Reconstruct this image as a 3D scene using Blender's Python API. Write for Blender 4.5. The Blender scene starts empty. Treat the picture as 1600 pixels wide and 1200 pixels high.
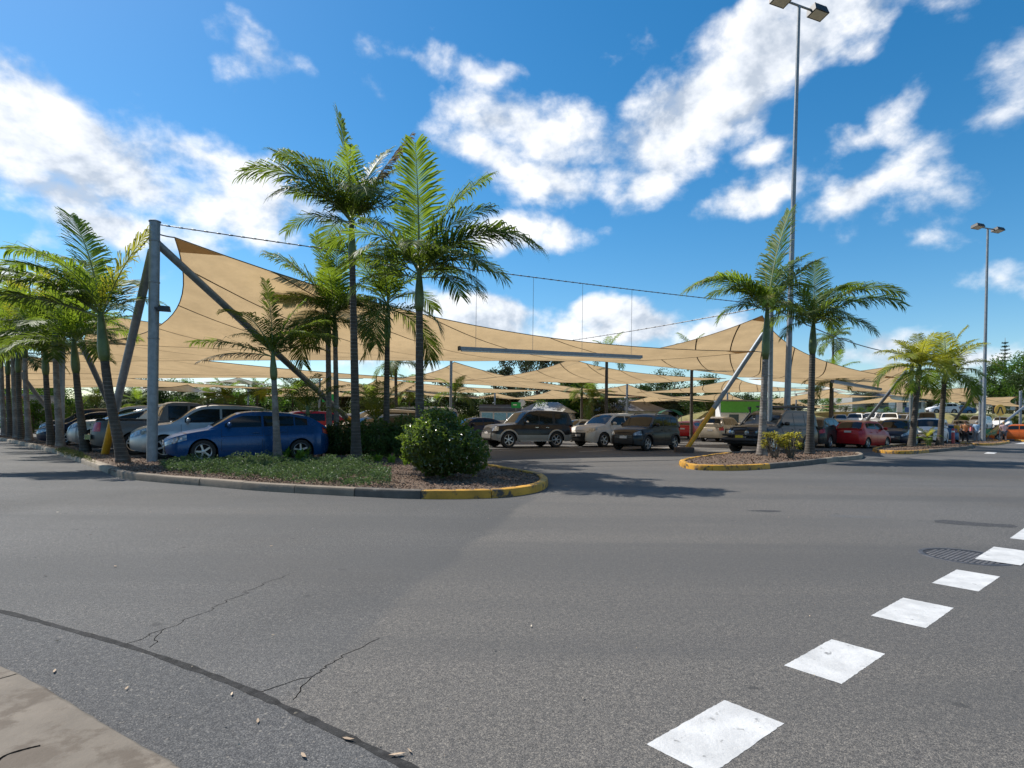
import bpy, bmesh, math, random
from mathutils import Vector, Matrix, Euler, noise as mnoise
from math import sin, cos, pi, radians, sqrt, atan2

random.seed(7)
scene = bpy.context.scene
COL = scene.collection

# ------------------------------------------------------------------ camera
FPX, CX, CY, CAMH, ROLL = 930.0, 800.0, 658.0, 1.28, 0.0118
cr, sr = cos(ROLL), sin(ROLL)
cam_data = bpy.data.cameras.new('camera')
cam_data.sensor_fit = 'HORIZONTAL'
cam_data.sensor_width = 36.0
cam_data.lens = FPX / 1600.0 * 36.0
cam_data.shift_y = (CY - 600.0) / 1600.0
cam_data.clip_start = 0.1
cam_data.clip_end = 8000.0
cam = bpy.data.objects.new('camera', cam_data)
COL.objects.link(cam)
cam.matrix_world = Matrix(((cr, -sr, 0, 0), (0, 0, -1, 0), (sr, cr, 0, CAMH), (0, 0, 0, 1)))
scene.camera = cam

def ray(px, py):
    u = (px - CX) / FPX
    v = (CY - py) / FPX
    return Vector((u * cr - v * sr, 1.0, u * sr + v * cr))

def P(px, py, D):
    """world point seen at photo pixel (px,py), D metres in front of the camera plane"""
    d = ray(px, py)
    return Vector((d.x * D, D, CAMH + d.z * D))

def G(px, py, z=0.0):
    """world point on the level z seen at photo pixel (px,py)"""
    d = ray(px, py)
    t = (z - CAMH) / d.z
    return Vector((d.x * t, t, z))

# ------------------------------------------------------------------ sun, sky, exposure
SUNV = Vector((0.66, -0.40, -1.0)).normalized()      # way the light travels
sun_el = math.asin(-SUNV.z)
sun_az = atan2(-SUNV.x, -SUNV.y)                      # clockwise from +Y
sl = bpy.data.lights.new('sun', 'SUN')
sl.energy = 5.0
sl.angle = radians(0.53)
sl.color = (1.0, 0.95, 0.87)
sun = bpy.data.objects.new('sun', sl)
COL.objects.link(sun)
sun.rotation_euler = SUNV.to_track_quat('-Z', 'Y').to_euler()

vs = scene.view_settings
vs.view_transform = 'Standard'
vs.look = 'None'
vs.exposure = 0.32
vs.gamma = 1.0
vs.use_curve_mapping = False

class NT:
    """small helper to write node trees"""
    def __init__(self, tree):
        self.t = tree
    def n(self, typ, **kw):
        nd = self.t.nodes.new(typ)
        for k, v in kw.items():
            if k.startswith('i_'):
                key = k[2:]
                key = int(key) if key.isdigit() else key
                self.put(nd.inputs[key], v)
            else:
                setattr(nd, k, v)
        return nd
    def put(self, sock, v):
        if hasattr(v, 'is_output') or isinstance(v, bpy.types.NodeSocket):
            self.t.links.new(v, sock)
        elif isinstance(v, bpy.types.Node):
            self.t.links.new(v.outputs[0], sock)
        else:
            sock.default_value = v
    def math(self, op, a, b=None, c=None, clamp=False):
        nd = self.t.nodes.new('ShaderNodeMath')
        nd.operation = op
        nd.use_clamp = clamp
        self.put(nd.inputs[0], a)
        if b is not None: self.put(nd.inputs[1], b)
        if c is not None: self.put(nd.inputs[2], c)
        return nd.outputs[0]
    def vmath(self, op, a, b=None):
        nd = self.t.nodes.new('ShaderNodeVectorMath')
        nd.operation = op
        self.put(nd.inputs[0], a)
        if b is not None: self.put(nd.inputs[1], b)
        return nd
    def mix(self, fac, a, b, blend='MIX'):
        nd = self.t.nodes.new('ShaderNodeMix')
        nd.data_type = 'RGBA'
        nd.blend_type = blend
        self.put(nd.inputs[0], fac)
        self.put(nd.inputs[6], a)
        self.put(nd.inputs[7], b)
        return nd.outputs[2]
    def ramp(self, fac, stops):
        nd = self.t.nodes.new('ShaderNodeValToRGB')
        el = nd.color_ramp.elements
        while len(el) > 1: el.remove(el[-1])
        for i, (p, c) in enumerate(stops):
            e = el[0] if i == 0 else el.new(p)
            e.position = p
            e.color = c if len(c) == 4 else (*c, 1)
        self.put(nd.inputs[0], fac)
        return nd.outputs[0]
    def smooth(self, v, a, b, lo=0.0, hi=1.0):
        nd = self.t.nodes.new('ShaderNodeMapRange')
        nd.interpolation_type = 'SMOOTHSTEP'
        self.put(nd.inputs[0], v)
        for i, x in zip((1, 2, 3, 4), (a, b, lo, hi)): self.put(nd.inputs[i], x)
        return nd.outputs[0]
    def noise(self, vec, scale, detail=4, rough=0.55, dist=0.0):
        nd = self.t.nodes.new('ShaderNodeTexNoise')
        self.put(nd.inputs['Vector'], vec)
        nd.inputs['Scale'].default_value = scale
        nd.inputs['Detail'].default_value = detail
        nd.inputs['Roughness'].default_value = rough
        nd.inputs['Distortion'].default_value = dist
        return nd.outputs[0]

world = bpy.data.worlds.new('World')
scene.world = world
world.use_nodes = True
wt = world.node_tree
wt.nodes.clear()
W = NT(wt)
sky = W.n('ShaderNodeTexSky', sky_type='NISHITA', sun_disc=False, sun_elevation=sun_el,
          sun_rotation=sun_az, altitude=60.0, air_density=1.0, dust_density=0.35, ozone_density=2.6)
hs = W.n('ShaderNodeHueSaturation', i_Hue=0.493, i_Saturation=1.38, i_Value=1.0, i_Color=sky.outputs[0])
bg_sky = W.n('ShaderNodeBackground', i_Color=hs.outputs[0], i_Strength=0.116)
tc = W.n('ShaderNodeTexCoord')
D0 = tc.outputs['Generated']
sep = W.n('ShaderNodeSeparateXYZ', i_0=D0)
az = W.math('ARCTAN2', sep.outputs[0], sep.outputs[1])
el = W.math('ARCSINE', sep.outputs[2])
# ragged edges: the direction is jittered by noise before it is compared with the cloud banks
stretch = W.vmath('MULTIPLY', D0, (1.0, 1.0, 1.35)).outputs[0]
warp = W.n('ShaderNodeTexNoise', i_Vector=stretch, i_Scale=6.0, i_Detail=4.0, i_Roughness=0.6)
wv = W.vmath('SUBTRACT', warp.outputs['Color'], (0.5, 0.5, 0.5)).outputs[0]
azel = W.n('ShaderNodeCombineXYZ', i_0=az, i_1=el, i_2=0.0)
azel = W.vmath('ADD', azel.outputs[0], W.vmath('MULTIPLY', wv, (0.11, 0.10, 0.0)).outputs[0]).outputs[0]
CLOUDS = [  # centre x, y, half width, half height, tilt (deg, + rises to the right), weight
    (110, 215, 280, 90, -12, 1.5), (290, 275, 200, 90, -14, 1.5), (60, 280, 170, 75, 0, .9), (160, 340, 260, 45, -4, .75),
    (30, 330, 90, 40, 0, .6), (0, 430, 90, 30, 0, .5), (470, 330, 110, 40, -10, .55), (400, 90, 60, 35, -35, .30), (385, 45, 60, 14, -30, .22),
    (640, 100, 95, 30, -8, .42), (770, 112, 60, 26, 0, .42), (590, 150, 50, 20, -30, .25),
    (830, 195, 175, 60, -14, .92), (880, 290, 150, 60, -12, .85), (750, 225, 90, 40, -10, .6), (830, 362, 140, 34, -5, .85),
    (1110, 150, 190, 90, 25, 1.25), (1240, 50, 240, 85, 5, 1.35), (1060, 240, 130, 70, 30, .95), (1010, 60, 60, 40, 0, .5), (950, 92, 40, 20, 0, .35),
    (1170, 310, 120, 48, 20, .95), (1330, 300, 150, 42, 12, .9), (1350, 210, 110, 40, 12, .7), (1180, 240, 60, 30, 20, .5),
    (1540, 110, 130, 30, 12, .22), (1530, 210, 170, 40, 8, .24), (1520, 310, 190, 40, 5, .26), (1460, 390, 80, 22, 0, .34), (1570, 450, 120, 25, 0, .25),
    (760, 490, 140, 46, -12, 1.2), (880, 520, 110, 38, 0, 1.0), (980, 505, 115, 44, -5, 1.2), (1110, 525, 110, 34, 8, 1.0),
    (1370, 545, 110, 32, 4, 1.0), (1560, 545, 80, 30, 0, 1.0), (600, 560, 120, 30, 0, .5), (300, 620, 160, 26, 0, .6), (1250, 590, 90, 20, 0, .6),
]
acc = None
for (cx_, cy_, hw, hh, tilt, wgt) in CLOUDS:
    def ae(px, py):
        d = ray(px, py)
        return atan2(d.x, d.y), atan2(d.z, sqrt(d.x ** 2 + d.y ** 2))
    a0, e0 = ae(cx_, cy_)
    a1, _ = ae(cx_ + hw, cy_)
    _, e1 = ae(cx_, cy_ - hh)
    mp = W.n('ShaderNodeMapping', vector_type='TEXTURE')
    W.put(mp.inputs[0], azel)
    mp.inputs['Location'].default_value = (a0, e0, 0)
    mp.inputs['Rotation'].default_value = (0, 0, radians(tilt))
    mp.inputs['Scale'].default_value = (a1 - a0, e1 - e0, 1)
    ln = W.vmath('LENGTH', mp.outputs[0]).outputs['Value']
    f = W.math('MULTIPLY', W.math('SUBTRACT', 1.17, ln), wgt)
    acc = f if acc is None else W.math('SMOOTH_MAX', acc, f, 0.12)
# the rest of the sky (beside and behind the picture) carries the same broken cumulus
gen = W.noise(stretch, 2.1, 3, 0.5)
gen = W.math('MULTIPLY', W.math('SUBTRACT', gen, 0.52), 4.0)
front = W.smooth(sep.outputs[1], 0.35, 0.62)
up = W.smooth(sep.outputs[2], 0.60, 0.72)
inview = W.math('MULTIPLY', front, W.math('SUBTRACT', 1.0, up))
gen = W.math('SUBTRACT', gen, W.math('MULTIPLY', inview, 3.0))
acc = W.math('MAXIMUM', acc, W.math('MINIMUM', gen, 1.0))
n1 = W.noise(stretch, 7.0, 9, 0.60, 0.1)
vor = W.n('ShaderNodeTexVoronoi', feature='F1')
W.put(vor.inputs['Vector'], W.vmath('ADD', stretch, W.vmath('MULTIPLY', wv, (0.10, 0.10, 0.10)).outputs[0]).outputs[0])
vor.inputs['Scale'].default_value = 13.0
puff = W.math('MULTIPLY', W.math('SUBTRACT', 0.42, vor.outputs['Distance']), 0.70)
field = W.math('ADD', W.math('ADD', W.math('MINIMUM', acc, 0.95), puff), W.math('MULTIPLY', W.math('SUBTRACT', n1, 0.52), 2.5))
alpha = W.smooth(field, 0.0, 0.80)
alpha = W.math('MULTIPLY', alpha, W.smooth(sep.outputs[2], -0.02, 0.06))
sunoff = W.vmath('ADD', stretch, tuple(-SUNV * 0.035)).outputs[0]
n2 = W.noise(sunoff, 7.0, 5, 0.58, 0.1)
shade = W.math('ADD', W.math('ADD', W.math('MULTIPLY', W.math('SUBTRACT', n1, n2), 3.0), W.math('MULTIPLY', puff, 0.7)), W.math('MULTIPLY', W.noise(stretch, 5.0, 4, .5), 1.0), clamp=True)
ccol = W.ramp(shade, [(0.12, (0.50, 0.56, 0.65)), (0.42, (0.76, 0.80, 0.86)), (0.72, (0.98, 0.98, 0.985))])
bg_cl = W.n('ShaderNodeBackground', i_Color=ccol, i_Strength=0.95)
mx = W.n('ShaderNodeMixShader', i_0=W.math('MULTIPLY', alpha, 0.95), i_1=bg_sky.outputs[0], i_2=bg_cl.outputs[0])
W.n('ShaderNodeOutputWorld', i_0=mx.outputs[0])

cy = scene.cycles
world.cycles.sampling_method = 'MANUAL'
world.cycles.sample_map_resolution = 256
cy.max_bounces = 7; cy.diffuse_bounces = 3; cy.glossy_bounces = 3; cy.transmission_bounces = 4; cy.transparent_max_bounces = 6

# ------------------------------------------------------------------ object helpers
def link(o, parent=None):
    COL.objects.link(o)
    if parent is not None:
        o.parent = parent
    return o

def tag(o, label=None, cat=None, group=None, kind=None):
    if label: o['label'] = label
    if cat: o['category'] = cat
    if group: o['group'] = group
    if kind: o['kind'] = kind
    return o

def empty(name, loc=(0, 0, 0), rz=0.0, parent=None):
    o = bpy.data.objects.new(name, None)
    o.empty_display_size = 0.2
    o.location = loc
    o.rotation_euler = (0, 0, rz)
    return link(o, parent)

class MB:
    """collects geometry for ONE mesh object"""
    def __init__(self):
        self.v, self.f, self.m = [], [], []
    def add(self, verts, faces, mi=0):
        b = len(self.v)
        self.v.extend([tuple(q) for q in verts])
        self.f.extend([tuple(i + b for i in fc) for fc in faces])
        self.m.extend([mi] * len(faces))
    def box(self, c, s, rz=0.0, mi=0, mat=None, taper=1.0):
        hx, hy, hz = s[0] / 2, s[1] / 2, s[2] / 2
        vs_ = []
        for z, k in ((-hz, 1.0), (hz, taper)):
            for x, y in ((-hx, -hy), (hx, -hy), (hx, hy), (-hx, hy)):
                q = Vector((x * k, y * k, z))
                if mat is not None: q = mat @ q
                elif rz: q = Vector((q.x * cos(rz) - q.y * sin(rz), q.x * sin(rz) + q.y * cos(rz), q.z))
                vs_.append(q + Vector(c))
        self.add(vs_, [(0, 3, 2, 1), (4, 5, 6, 7), (0, 1, 5, 4), (1, 2, 6, 5), (2, 3, 7, 6), (3, 0, 4, 7)], mi)
    def tube(self, pts, rad, n=8, cap=True, mi=0):
        pts = [Vector(p) for p in pts]
        if not hasattr(rad, '__len__'): rad = [rad] * len(pts)
        rings, prev = [], None
        for i, p in enumerate(pts):
            t = (pts[min(i + 1, len(pts) - 1)] - pts[max(i - 1, 0)]).normalized()
            if prev is None:
                a = Vector((0, 0, 1)) if abs(t.z) < 0.9 else Vector((1, 0, 0))
                x = t.cross(a).normalized()
            else:
                x = (prev - t * prev.dot(t)).normalized()
            prev = x
            y = t.cross(x)
            rings.append([p + (x * cos(2 * pi * k / n) + y * sin(2 * pi * k / n)) * rad[i] for k in range(n)])
        vs_ = [q for r in rings for q in r]
        fs = []
        for i in range(len(pts) - 1):
            for k in range(n):
                k2 = (k + 1) % n
                fs.append((i * n + k, i * n + k2, (i + 1) * n + k2, (i + 1) * n + k))
        if cap:
            fs.append(tuple(range(n - 1, -1, -1)))
            fs.append(tuple((len(pts) - 1) * n + k for k in range(n)))
        self.add(vs_, fs, mi)
    def lathe(self, prof, n=16, M=None, mi=0, cap=False):
        """prof: (r, h) pairs, axis +Z (transformed by M)"""
        vs_, fs = [], []
        for r, h in prof:
            for k in range(n):
                q = Vector((r * cos(2 * pi * k / n), r * sin(2 * pi * k / n), h))
                vs_.append(M @ q if M is not None else q)
        for i in range(len(prof) - 1):
            for k in range(n):
                k2 = (k + 1) % n
                fs.append((i * n + k, i * n + k2, (i + 1) * n + k2, (i + 1) * n + k))
        if cap:
            fs.append(tuple(range(n - 1, -1, -1)))
            fs.append(tuple((len(prof) - 1) * n + k for k in range(n)))
        self.add(vs_, fs, mi)
    def grid(self, fn, nu, nv, mi=0):
        vs_ = [fn(i / nu, j / nv) for i in range(nu + 1) for j in range(nv + 1)]
        fs = [(i * (nv + 1) + j, (i + 1) * (nv + 1) + j, (i + 1) * (nv + 1) + j + 1, i * (nv + 1) + j + 1)
              for i in range(nu) for j in range(nv)]
        self.add(vs_, fs, mi)
    def mesh(self, name, mats, smooth=False, auto=None):
        me = bpy.data.meshes.new(name)
        me.from_pydata(self.v, [], self.f)
        if not isinstance(mats, (list, tuple)): mats = [mats]
        for m_ in mats: me.materials.append(m_)
        if len(mats) > 1: me.polygons.foreach_set('material_index', self.m)
        if smooth: me.polygons.foreach_set('use_smooth', [True] * len(me.polygons))
        if auto:
            me.polygons.foreach_set('use_smooth', [True] * len(me.polygons))
            me.set_sharp_from_angle(angle=radians(auto))
        me.update()
        return me
    def build(self, name, mats, parent=None, smooth=False, auto=None, fix=False):
        me = self.mesh(name, mats, smooth, auto)
        if fix:
            bm = bmesh.new(); bm.from_mesh(me)
            bmesh.ops.recalc_face_normals(bm, faces=bm.faces)
            bm.to_mesh(me); bm.free()
        return link(bpy.data.objects.new(name, me), parent)

def inst(name, me, parent=None, loc=(0, 0, 0), rot=(0, 0, 0), sc=(1, 1, 1)):
    o = bpy.data.objects.new(name, me)
    o.location = loc
    o.rotation_euler = rot
    o.scale = sc if hasattr(sc, '__len__') else (sc, sc, sc)
    return link(o, parent)

# ------------------------------------------------------------------ materials
MATS = {}
def newmat(name):
    m_ = bpy.data.materials.new(name)
    m_.use_nodes = True
    m_.node_tree.nodes.clear()
    MATS[name] = m_
    return m_, NT(m_.node_tree)

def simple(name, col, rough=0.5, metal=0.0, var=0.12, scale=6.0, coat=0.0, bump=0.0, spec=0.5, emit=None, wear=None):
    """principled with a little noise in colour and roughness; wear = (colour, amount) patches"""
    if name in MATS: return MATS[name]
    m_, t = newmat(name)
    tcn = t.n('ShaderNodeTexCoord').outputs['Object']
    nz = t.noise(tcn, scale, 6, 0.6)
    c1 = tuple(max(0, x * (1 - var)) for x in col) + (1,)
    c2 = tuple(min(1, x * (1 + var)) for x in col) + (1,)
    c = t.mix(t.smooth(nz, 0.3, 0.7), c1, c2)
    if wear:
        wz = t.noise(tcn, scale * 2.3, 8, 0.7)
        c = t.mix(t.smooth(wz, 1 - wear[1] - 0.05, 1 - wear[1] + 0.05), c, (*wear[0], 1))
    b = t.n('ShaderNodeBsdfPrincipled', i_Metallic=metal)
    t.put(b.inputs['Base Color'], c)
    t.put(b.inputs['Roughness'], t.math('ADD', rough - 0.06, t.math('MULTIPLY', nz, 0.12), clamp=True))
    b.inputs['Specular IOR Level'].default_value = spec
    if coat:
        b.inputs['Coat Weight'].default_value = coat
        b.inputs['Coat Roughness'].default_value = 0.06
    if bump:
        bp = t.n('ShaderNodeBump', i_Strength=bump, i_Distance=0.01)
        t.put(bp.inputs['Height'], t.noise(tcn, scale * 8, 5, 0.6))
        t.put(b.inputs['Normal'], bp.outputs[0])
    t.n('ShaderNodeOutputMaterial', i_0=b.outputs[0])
    return m_

def leafmat(name, col, trans, tw=0.45, rough=0.38, var=0.35, scale=3.0, spec=.22):
    """leaf: glossy reflecting front plus light shining through"""
    m_, t = newmat(name)
    tcn = t.n('ShaderNodeTexCoord').outputs['Object']
    oi = t.n('ShaderNodeObjectInfo').outputs['Random']
    nz = t.noise(tcn, scale, 3, 0.6)
    nz = t.math('ADD', nz, t.math('MULTIPLY', t.math('SUBTRACT', oi, 0.5), 0.25))
    lo = tuple(x * (1 - var) for x in col) + (1,)
    hi = tuple(x * (1 + var) for x in col) + (1,)
    c = t.mix(t.smooth(nz, 0.3, 0.7), lo, hi)
    if name.startswith('palm_leaf') and 'dead' not in name:
        bn = t.math('ADD', t.noise(tcn, 1.7, 4, .6), t.math('MULTIPLY', oi, 0.16))
        c = t.mix(t.math('MULTIPLY', t.smooth(bn, 0.66, 0.74), 0.75), c, (0.20, 0.15, 0.06, 1))
    b = t.n('ShaderNodeBsdfPrincipled')
    t.put(b.inputs['Base Color'], c)
    b.inputs['Roughness'].default_value = rough
    b.inputs['Specular IOR Level'].default_value = spec
    tr = t.n('ShaderNodeBsdfTranslucent')
    t.put(tr.inputs[0], t.mix(t.smooth(nz, 0.3, 0.7), tuple(x * (1 - var * .5) for x in trans) + (1,), tuple(x * (1 + var * .5) for x in trans) + (1,)))
    mx_ = t.n('ShaderNodeMixShader', i_0=tw, i_1=b.outputs[0], i_2=tr.outputs[0])
    t.n('ShaderNodeOutputMaterial', i_0=mx_.outputs[0])
    return m_

def asphalt(name, base, tint, seed, coarse=1.0, patches=True, lane=None):
    m_, t = newmat(name)
    tcn = t.n('ShaderNodeTexCoord').outputs['Object']
    v = t.vmath('ADD', tcn, (seed, seed * 1.7, 0)).outputs[0]
    big = t.noise(v, 0.16, 4, 0.55, 0.6)
    mid = t.noise(v, 1.1, 5, 0.6)
    vo = t.n('ShaderNodeTexVoronoi', feature='F1')
    t.put(vo.inputs['Vector'], v)
    vo.inputs['Scale'].default_value = 215 / coarse
    fine = t.noise(v, 140 / coarse, 3, 0.7)
    vd = t.n('ShaderNodeTexVoronoi', feature='F1')
    t.put(vd.inputs['Vector'], v)
    vd.inputs['Scale'].default_value = 120 / coarse
    dark = tuple(x * 0.74 for x in base) + (1,)
    lite = tuple(x * 1.26 for x in base) + (1,)
    c = t.mix(t.smooth(big, 0.34, 0.66), dark, lite)
    c = t.mix(t.math('MULTIPLY', t.smooth(t.noise(v, 0.28, 5, .6), 0.45, 0.72), 0.6), c, (*tint, 1))
    c = t.mix(t.math('MULTIPLY', t.smooth(mid, 0.3, 0.75), 0.22), c, lite)
    if lane:
        # the paving run that meets the older surface along a slanting joint; worn to buff stone beyond it
        (ax, ay), (bx, by) = lane
        ln_ = sqrt((bx - ax) ** 2 + (by - ay) ** 2)
        sp = t.n('ShaderNodeSeparateXYZ'); t.put(sp.inputs[0], tcn)
        nx, ny = (by - ay) / ln_, -(bx - ax) / ln_
        sdist = t.math('ADD', t.math('MULTIPLY', t.math('SUBTRACT', sp.outputs[0], ax), nx), t.math('MULTIPLY', t.math('SUBTRACT', sp.outputs[1], ay), ny))
        sdist = t.math('ADD', sdist, t.math('MULTIPLY', t.math('SUBTRACT', t.noise(v, 0.9, 4, .6), .5), 0.5))
        k = t.math('MULTIPLY', t.smooth(sdist, -0.05, 0.10), t.smooth(sdist, 9.0, 1.0))
        c = t.mix(t.math('MULTIPLY', k, 0.9), c, (base[0] * 1.38, base[1] * 1.31, base[2] * 1.22, 1))
    mot = t.noise(v, 34 / coarse, 5, 0.75)
    c = t.mix(t.math('MULTIPLY', t.smooth(mot, 0.35, 0.62), 0.55), tuple(x * 1.22 for x in base) + (1,), c) if False else t.mix(1.0, c, t.ramp(mot, [(0.30, (.62, .62, .63)), (0.5, (1, 1, 1)), (0.70, (1.42, 1.40, 1.36))]), 'MULTIPLY')
    # aggregate: every stone its own grey or buff
    st = t.n('ShaderNodeSeparateColor'); t.put(st.inputs[0], vo.outputs['Color'])
    g = t.ramp(st.outputs[0], [(0.0, (0.40, 0.40, 0.41)), (0.45, (0.85, 0.85, 0.86)), (0.80, (1.25, 1.2, 1.14)), (1.0, (1.9, 1.8, 1.65))])
    c = t.mix(0.92, c, g, 'MULTIPLY')
    pits = t.math('MULTIPLY', t.smooth(vo.outputs['Distance'], 0.38, 0.62), 0.45)
    c = t.mix(pits, c, tuple(x * 0.3 for x in base) + (1,))
    sd = t.n('ShaderNodeSeparateColor'); t.put(sd.inputs[0], vd.outputs['Color'])
    c = t.mix(t.math('MULTIPLY', t.math('GREATER_THAN', sd.outputs[1], 0.985), 0.5), c, (0.28, 0.25, 0.21, 1))
    if patches:
        # oil drips and rubber marks with shapes of their own
        sv = t.n('ShaderNodeTexVoronoi', feature='F1', voronoi_dimensions='2D')
        t.put(sv.inputs['Vector'], t.vmath('ADD', v, t.vmath('MULTIPLY', t.n('ShaderNodeTexNoise', i_Vector=v, i_Scale=14.0).outputs['Color'], (.08, .08, 0)).outputs[0]).outputs[0])
        sv.inputs['Scale'].default_value = 1.15
        sc_ = t.n('ShaderNodeSeparateColor'); t.put(sc_.inputs[0], sv.outputs['Color'])
        rad_ = t.math('MULTIPLY', t.math('SUBTRACT', sc_.outputs[0], 0.45), 0.075)
        spot = t.smooth(t.math('SUBTRACT', rad_, sv.outputs['Distance']), -0.012, 0.012)
        c = t.mix(t.math('MULTIPLY', spot, 0.62), c, tuple(x * 0.28 for x in base) + (1,))
        # long faint wheel tracks along the road
        wt_ = t.noise(t.vmath('MULTIPLY', v, (0.07, 0.75, 1.0)).outputs[0], 1.0, 4, 0.55, 0.4)
        c = t.mix(t.math('MULTIPLY', t.smooth(wt_, 0.42, 0.66), 0.55), c, tuple(x * 0.62 for x in base) + (1,))
    b = t.n('ShaderNodeBsdfPrincipled')
    t.put(b.inputs['Base Color'], c)
    t.put(b.inputs['Roughness'], t.math('ADD', 0.72, t.math('MULTIPLY', fine, 0.2)))
    b.inputs['Specular IOR Level'].default_value = 0.35
    h = t.math('ADD', t.math('MULTIPLY', t.math('SUBTRACT', 0.6, vo.outputs['Distance']), 0.9), t.math('MULTIPLY', fine, 0.8))
    bp = t.n('ShaderNodeBump', i_Strength=0.5, i_Distance=0.004 * coarse)
    t.put(bp.inputs['Height'], h)
    t.put(b.inputs['Normal'], bp.outputs[0])
    t.n('ShaderNodeOutputMaterial', i_0=b.outputs[0])
    return m_

_la, _lb = G(430, 1085), G(820, 786)
ASPH = asphalt('asphalt', (0.107, 0.105, 0.102), (0.118, 0.106, 0.092), 3.0, lane=((_la.x, _la.y), (_lb.x, _lb.y)))
ASPH2 = asphalt('asphalt_strip', (0.104, 0.104, 0.104), (0.10, 0.10, 0.10), 41.0, coarse=1.15, patches=False)
FOOT = simple('footpath_concrete', (0.180, 0.150, 0.116), 0.88, var=0.25, scale=1.3, bump=0.7, wear=((0.115, 0.090, 0.066), 0.45))
ASPHD = asphalt('asphalt_dark', (0.062, 0.062, 0.064), (0.06, 0.06, 0.06), 77.0, patches=False)
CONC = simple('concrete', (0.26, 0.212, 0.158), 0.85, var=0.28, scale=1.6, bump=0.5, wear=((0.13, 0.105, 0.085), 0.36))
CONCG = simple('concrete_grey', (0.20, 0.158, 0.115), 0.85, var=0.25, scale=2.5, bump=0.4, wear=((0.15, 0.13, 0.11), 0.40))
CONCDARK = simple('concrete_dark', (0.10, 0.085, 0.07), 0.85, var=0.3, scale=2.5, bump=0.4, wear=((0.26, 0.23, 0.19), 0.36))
YKERB = simple('yellow_kerb_paint', (0.50, 0.25, 0.02), 0.65, var=0.3, scale=1.5, bump=0.3, wear=((0.05, 0.042, 0.035), 0.46))
YKERBB = simple('yellow_kerb_worn', (0.06, 0.055, 0.05), 0.75, var=0.2, scale=4.0, bump=0.3, wear=((0.55, 0.29, 0.03), 0.40))
YELLOW = simple('yellow_steel_paint', (0.70, 0.33, 0.02), 0.5, var=0.10, scale=5.0, wear=((0.30, 0.17, 0.05), 0.30))
GALV = simple('galvanised_steel', (0.235, 0.26, 0.285), 0.52, metal=0.45, var=0.16, scale=7.0, bump=0.08)
GALVD = simple('grey_steel', (0.24, 0.26, 0.28), 0.55, metal=0.3, var=0.14, scale=5.0)
DARKM = simple('dark_metal', (0.045, 0.045, 0.047), 0.5, metal=0.4, var=0.2)
CABLE = simple('steel_cable', (0.22, 0.22, 0.22), 0.5, metal=0.6, var=0.2)
WHITEP = simple('white_road_paint', (0.53, 0.52, 0.50), 0.6, var=0.14, scale=5.0, bump=0.45, wear=((0.20, 0.195, 0.185), 0.36))
WHITE = simple('white_paint', (0.78, 0.78, 0.76), 0.5, var=0.05)
WHITEF = simple('white_fitting', (0.70, 0.70, 0.68), 0.4, var=0.05)
SEAL = simple('bitumen_seal', (0.032, 0.031, 0.030), 0.8, var=0.4, scale=12, bump=0.5, spec=.15, wear=((.06, .058, .055), .40))
CRACK = simple('crack_black', (0.008, 0.0075, 0.007), 0.95, var=0.3, scale=12, spec=0.0)
IRON = simple('cast_iron', (0.085, 0.082, 0.085), 0.55, metal=0.5, var=0.3, scale=8, bump=0.3)
SOIL = simple('soil', (0.10, 0.065, 0.042), 0.95, var=0.4, scale=9, bump=0.8, wear=((0.22, 0.16, 0.11), 0.42))
MULCH = simple('bark_mulch', (0.165, 0.10, 0.066), 0.9, var=0.5, scale=14, wear=((0.40, 0.32, 0.25), 0.40))
GRASS = simple('dry_grass', (0.155, 0.15, 0.06), 0.95, var=0.4, scale=0.7, bump=0.6, wear=((0.22, 0.18, 0.09), 0.42))
LAWN = simple('far_grass', (0.08, 0.10, 0.035), 0.95, var=0.4, scale=0.05)
GLASSB = simple('window_glass_far', (0.05, 0.08, 0.10), 0.12, var=0.2, scale=1.0)
RUBBER = simple('tyre_rubber', (0.022, 0.021, 0.020), 0.8, var=0.25, scale=9)
ALLOY = simple('alloy_rim', (0.50, 0.50, 0.50), 0.35, metal=0.75, var=0.1)
PLAST = simple('black_plastic', (0.022, 0.022, 0.023), 0.55, var=0.2)
UNDER = simple('underbody', (0.012, 0.012, 0.012), 0.9, var=0.2)
CHROME = simple('chrome_trim', (0.62, 0.62, 0.62), 0.18, metal=0.95, var=0.05)
TAIL = simple('tail_lamp_red', (0.42, 0.012, 0.012), 0.15, var=0.1, coat=0.6)
AMBER = simple('amber_lens', (0.60, 0.16, 0.02), 0.2, var=0.1, coat=0.5)
PLATE = simple('number_plate', (0.62, 0.58, 0.55), 0.45, var=0.06)
PLATEY = simple('number_plate_yellow', (0.62, 0.45, 0.03), 0.45, var=0.06)

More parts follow.
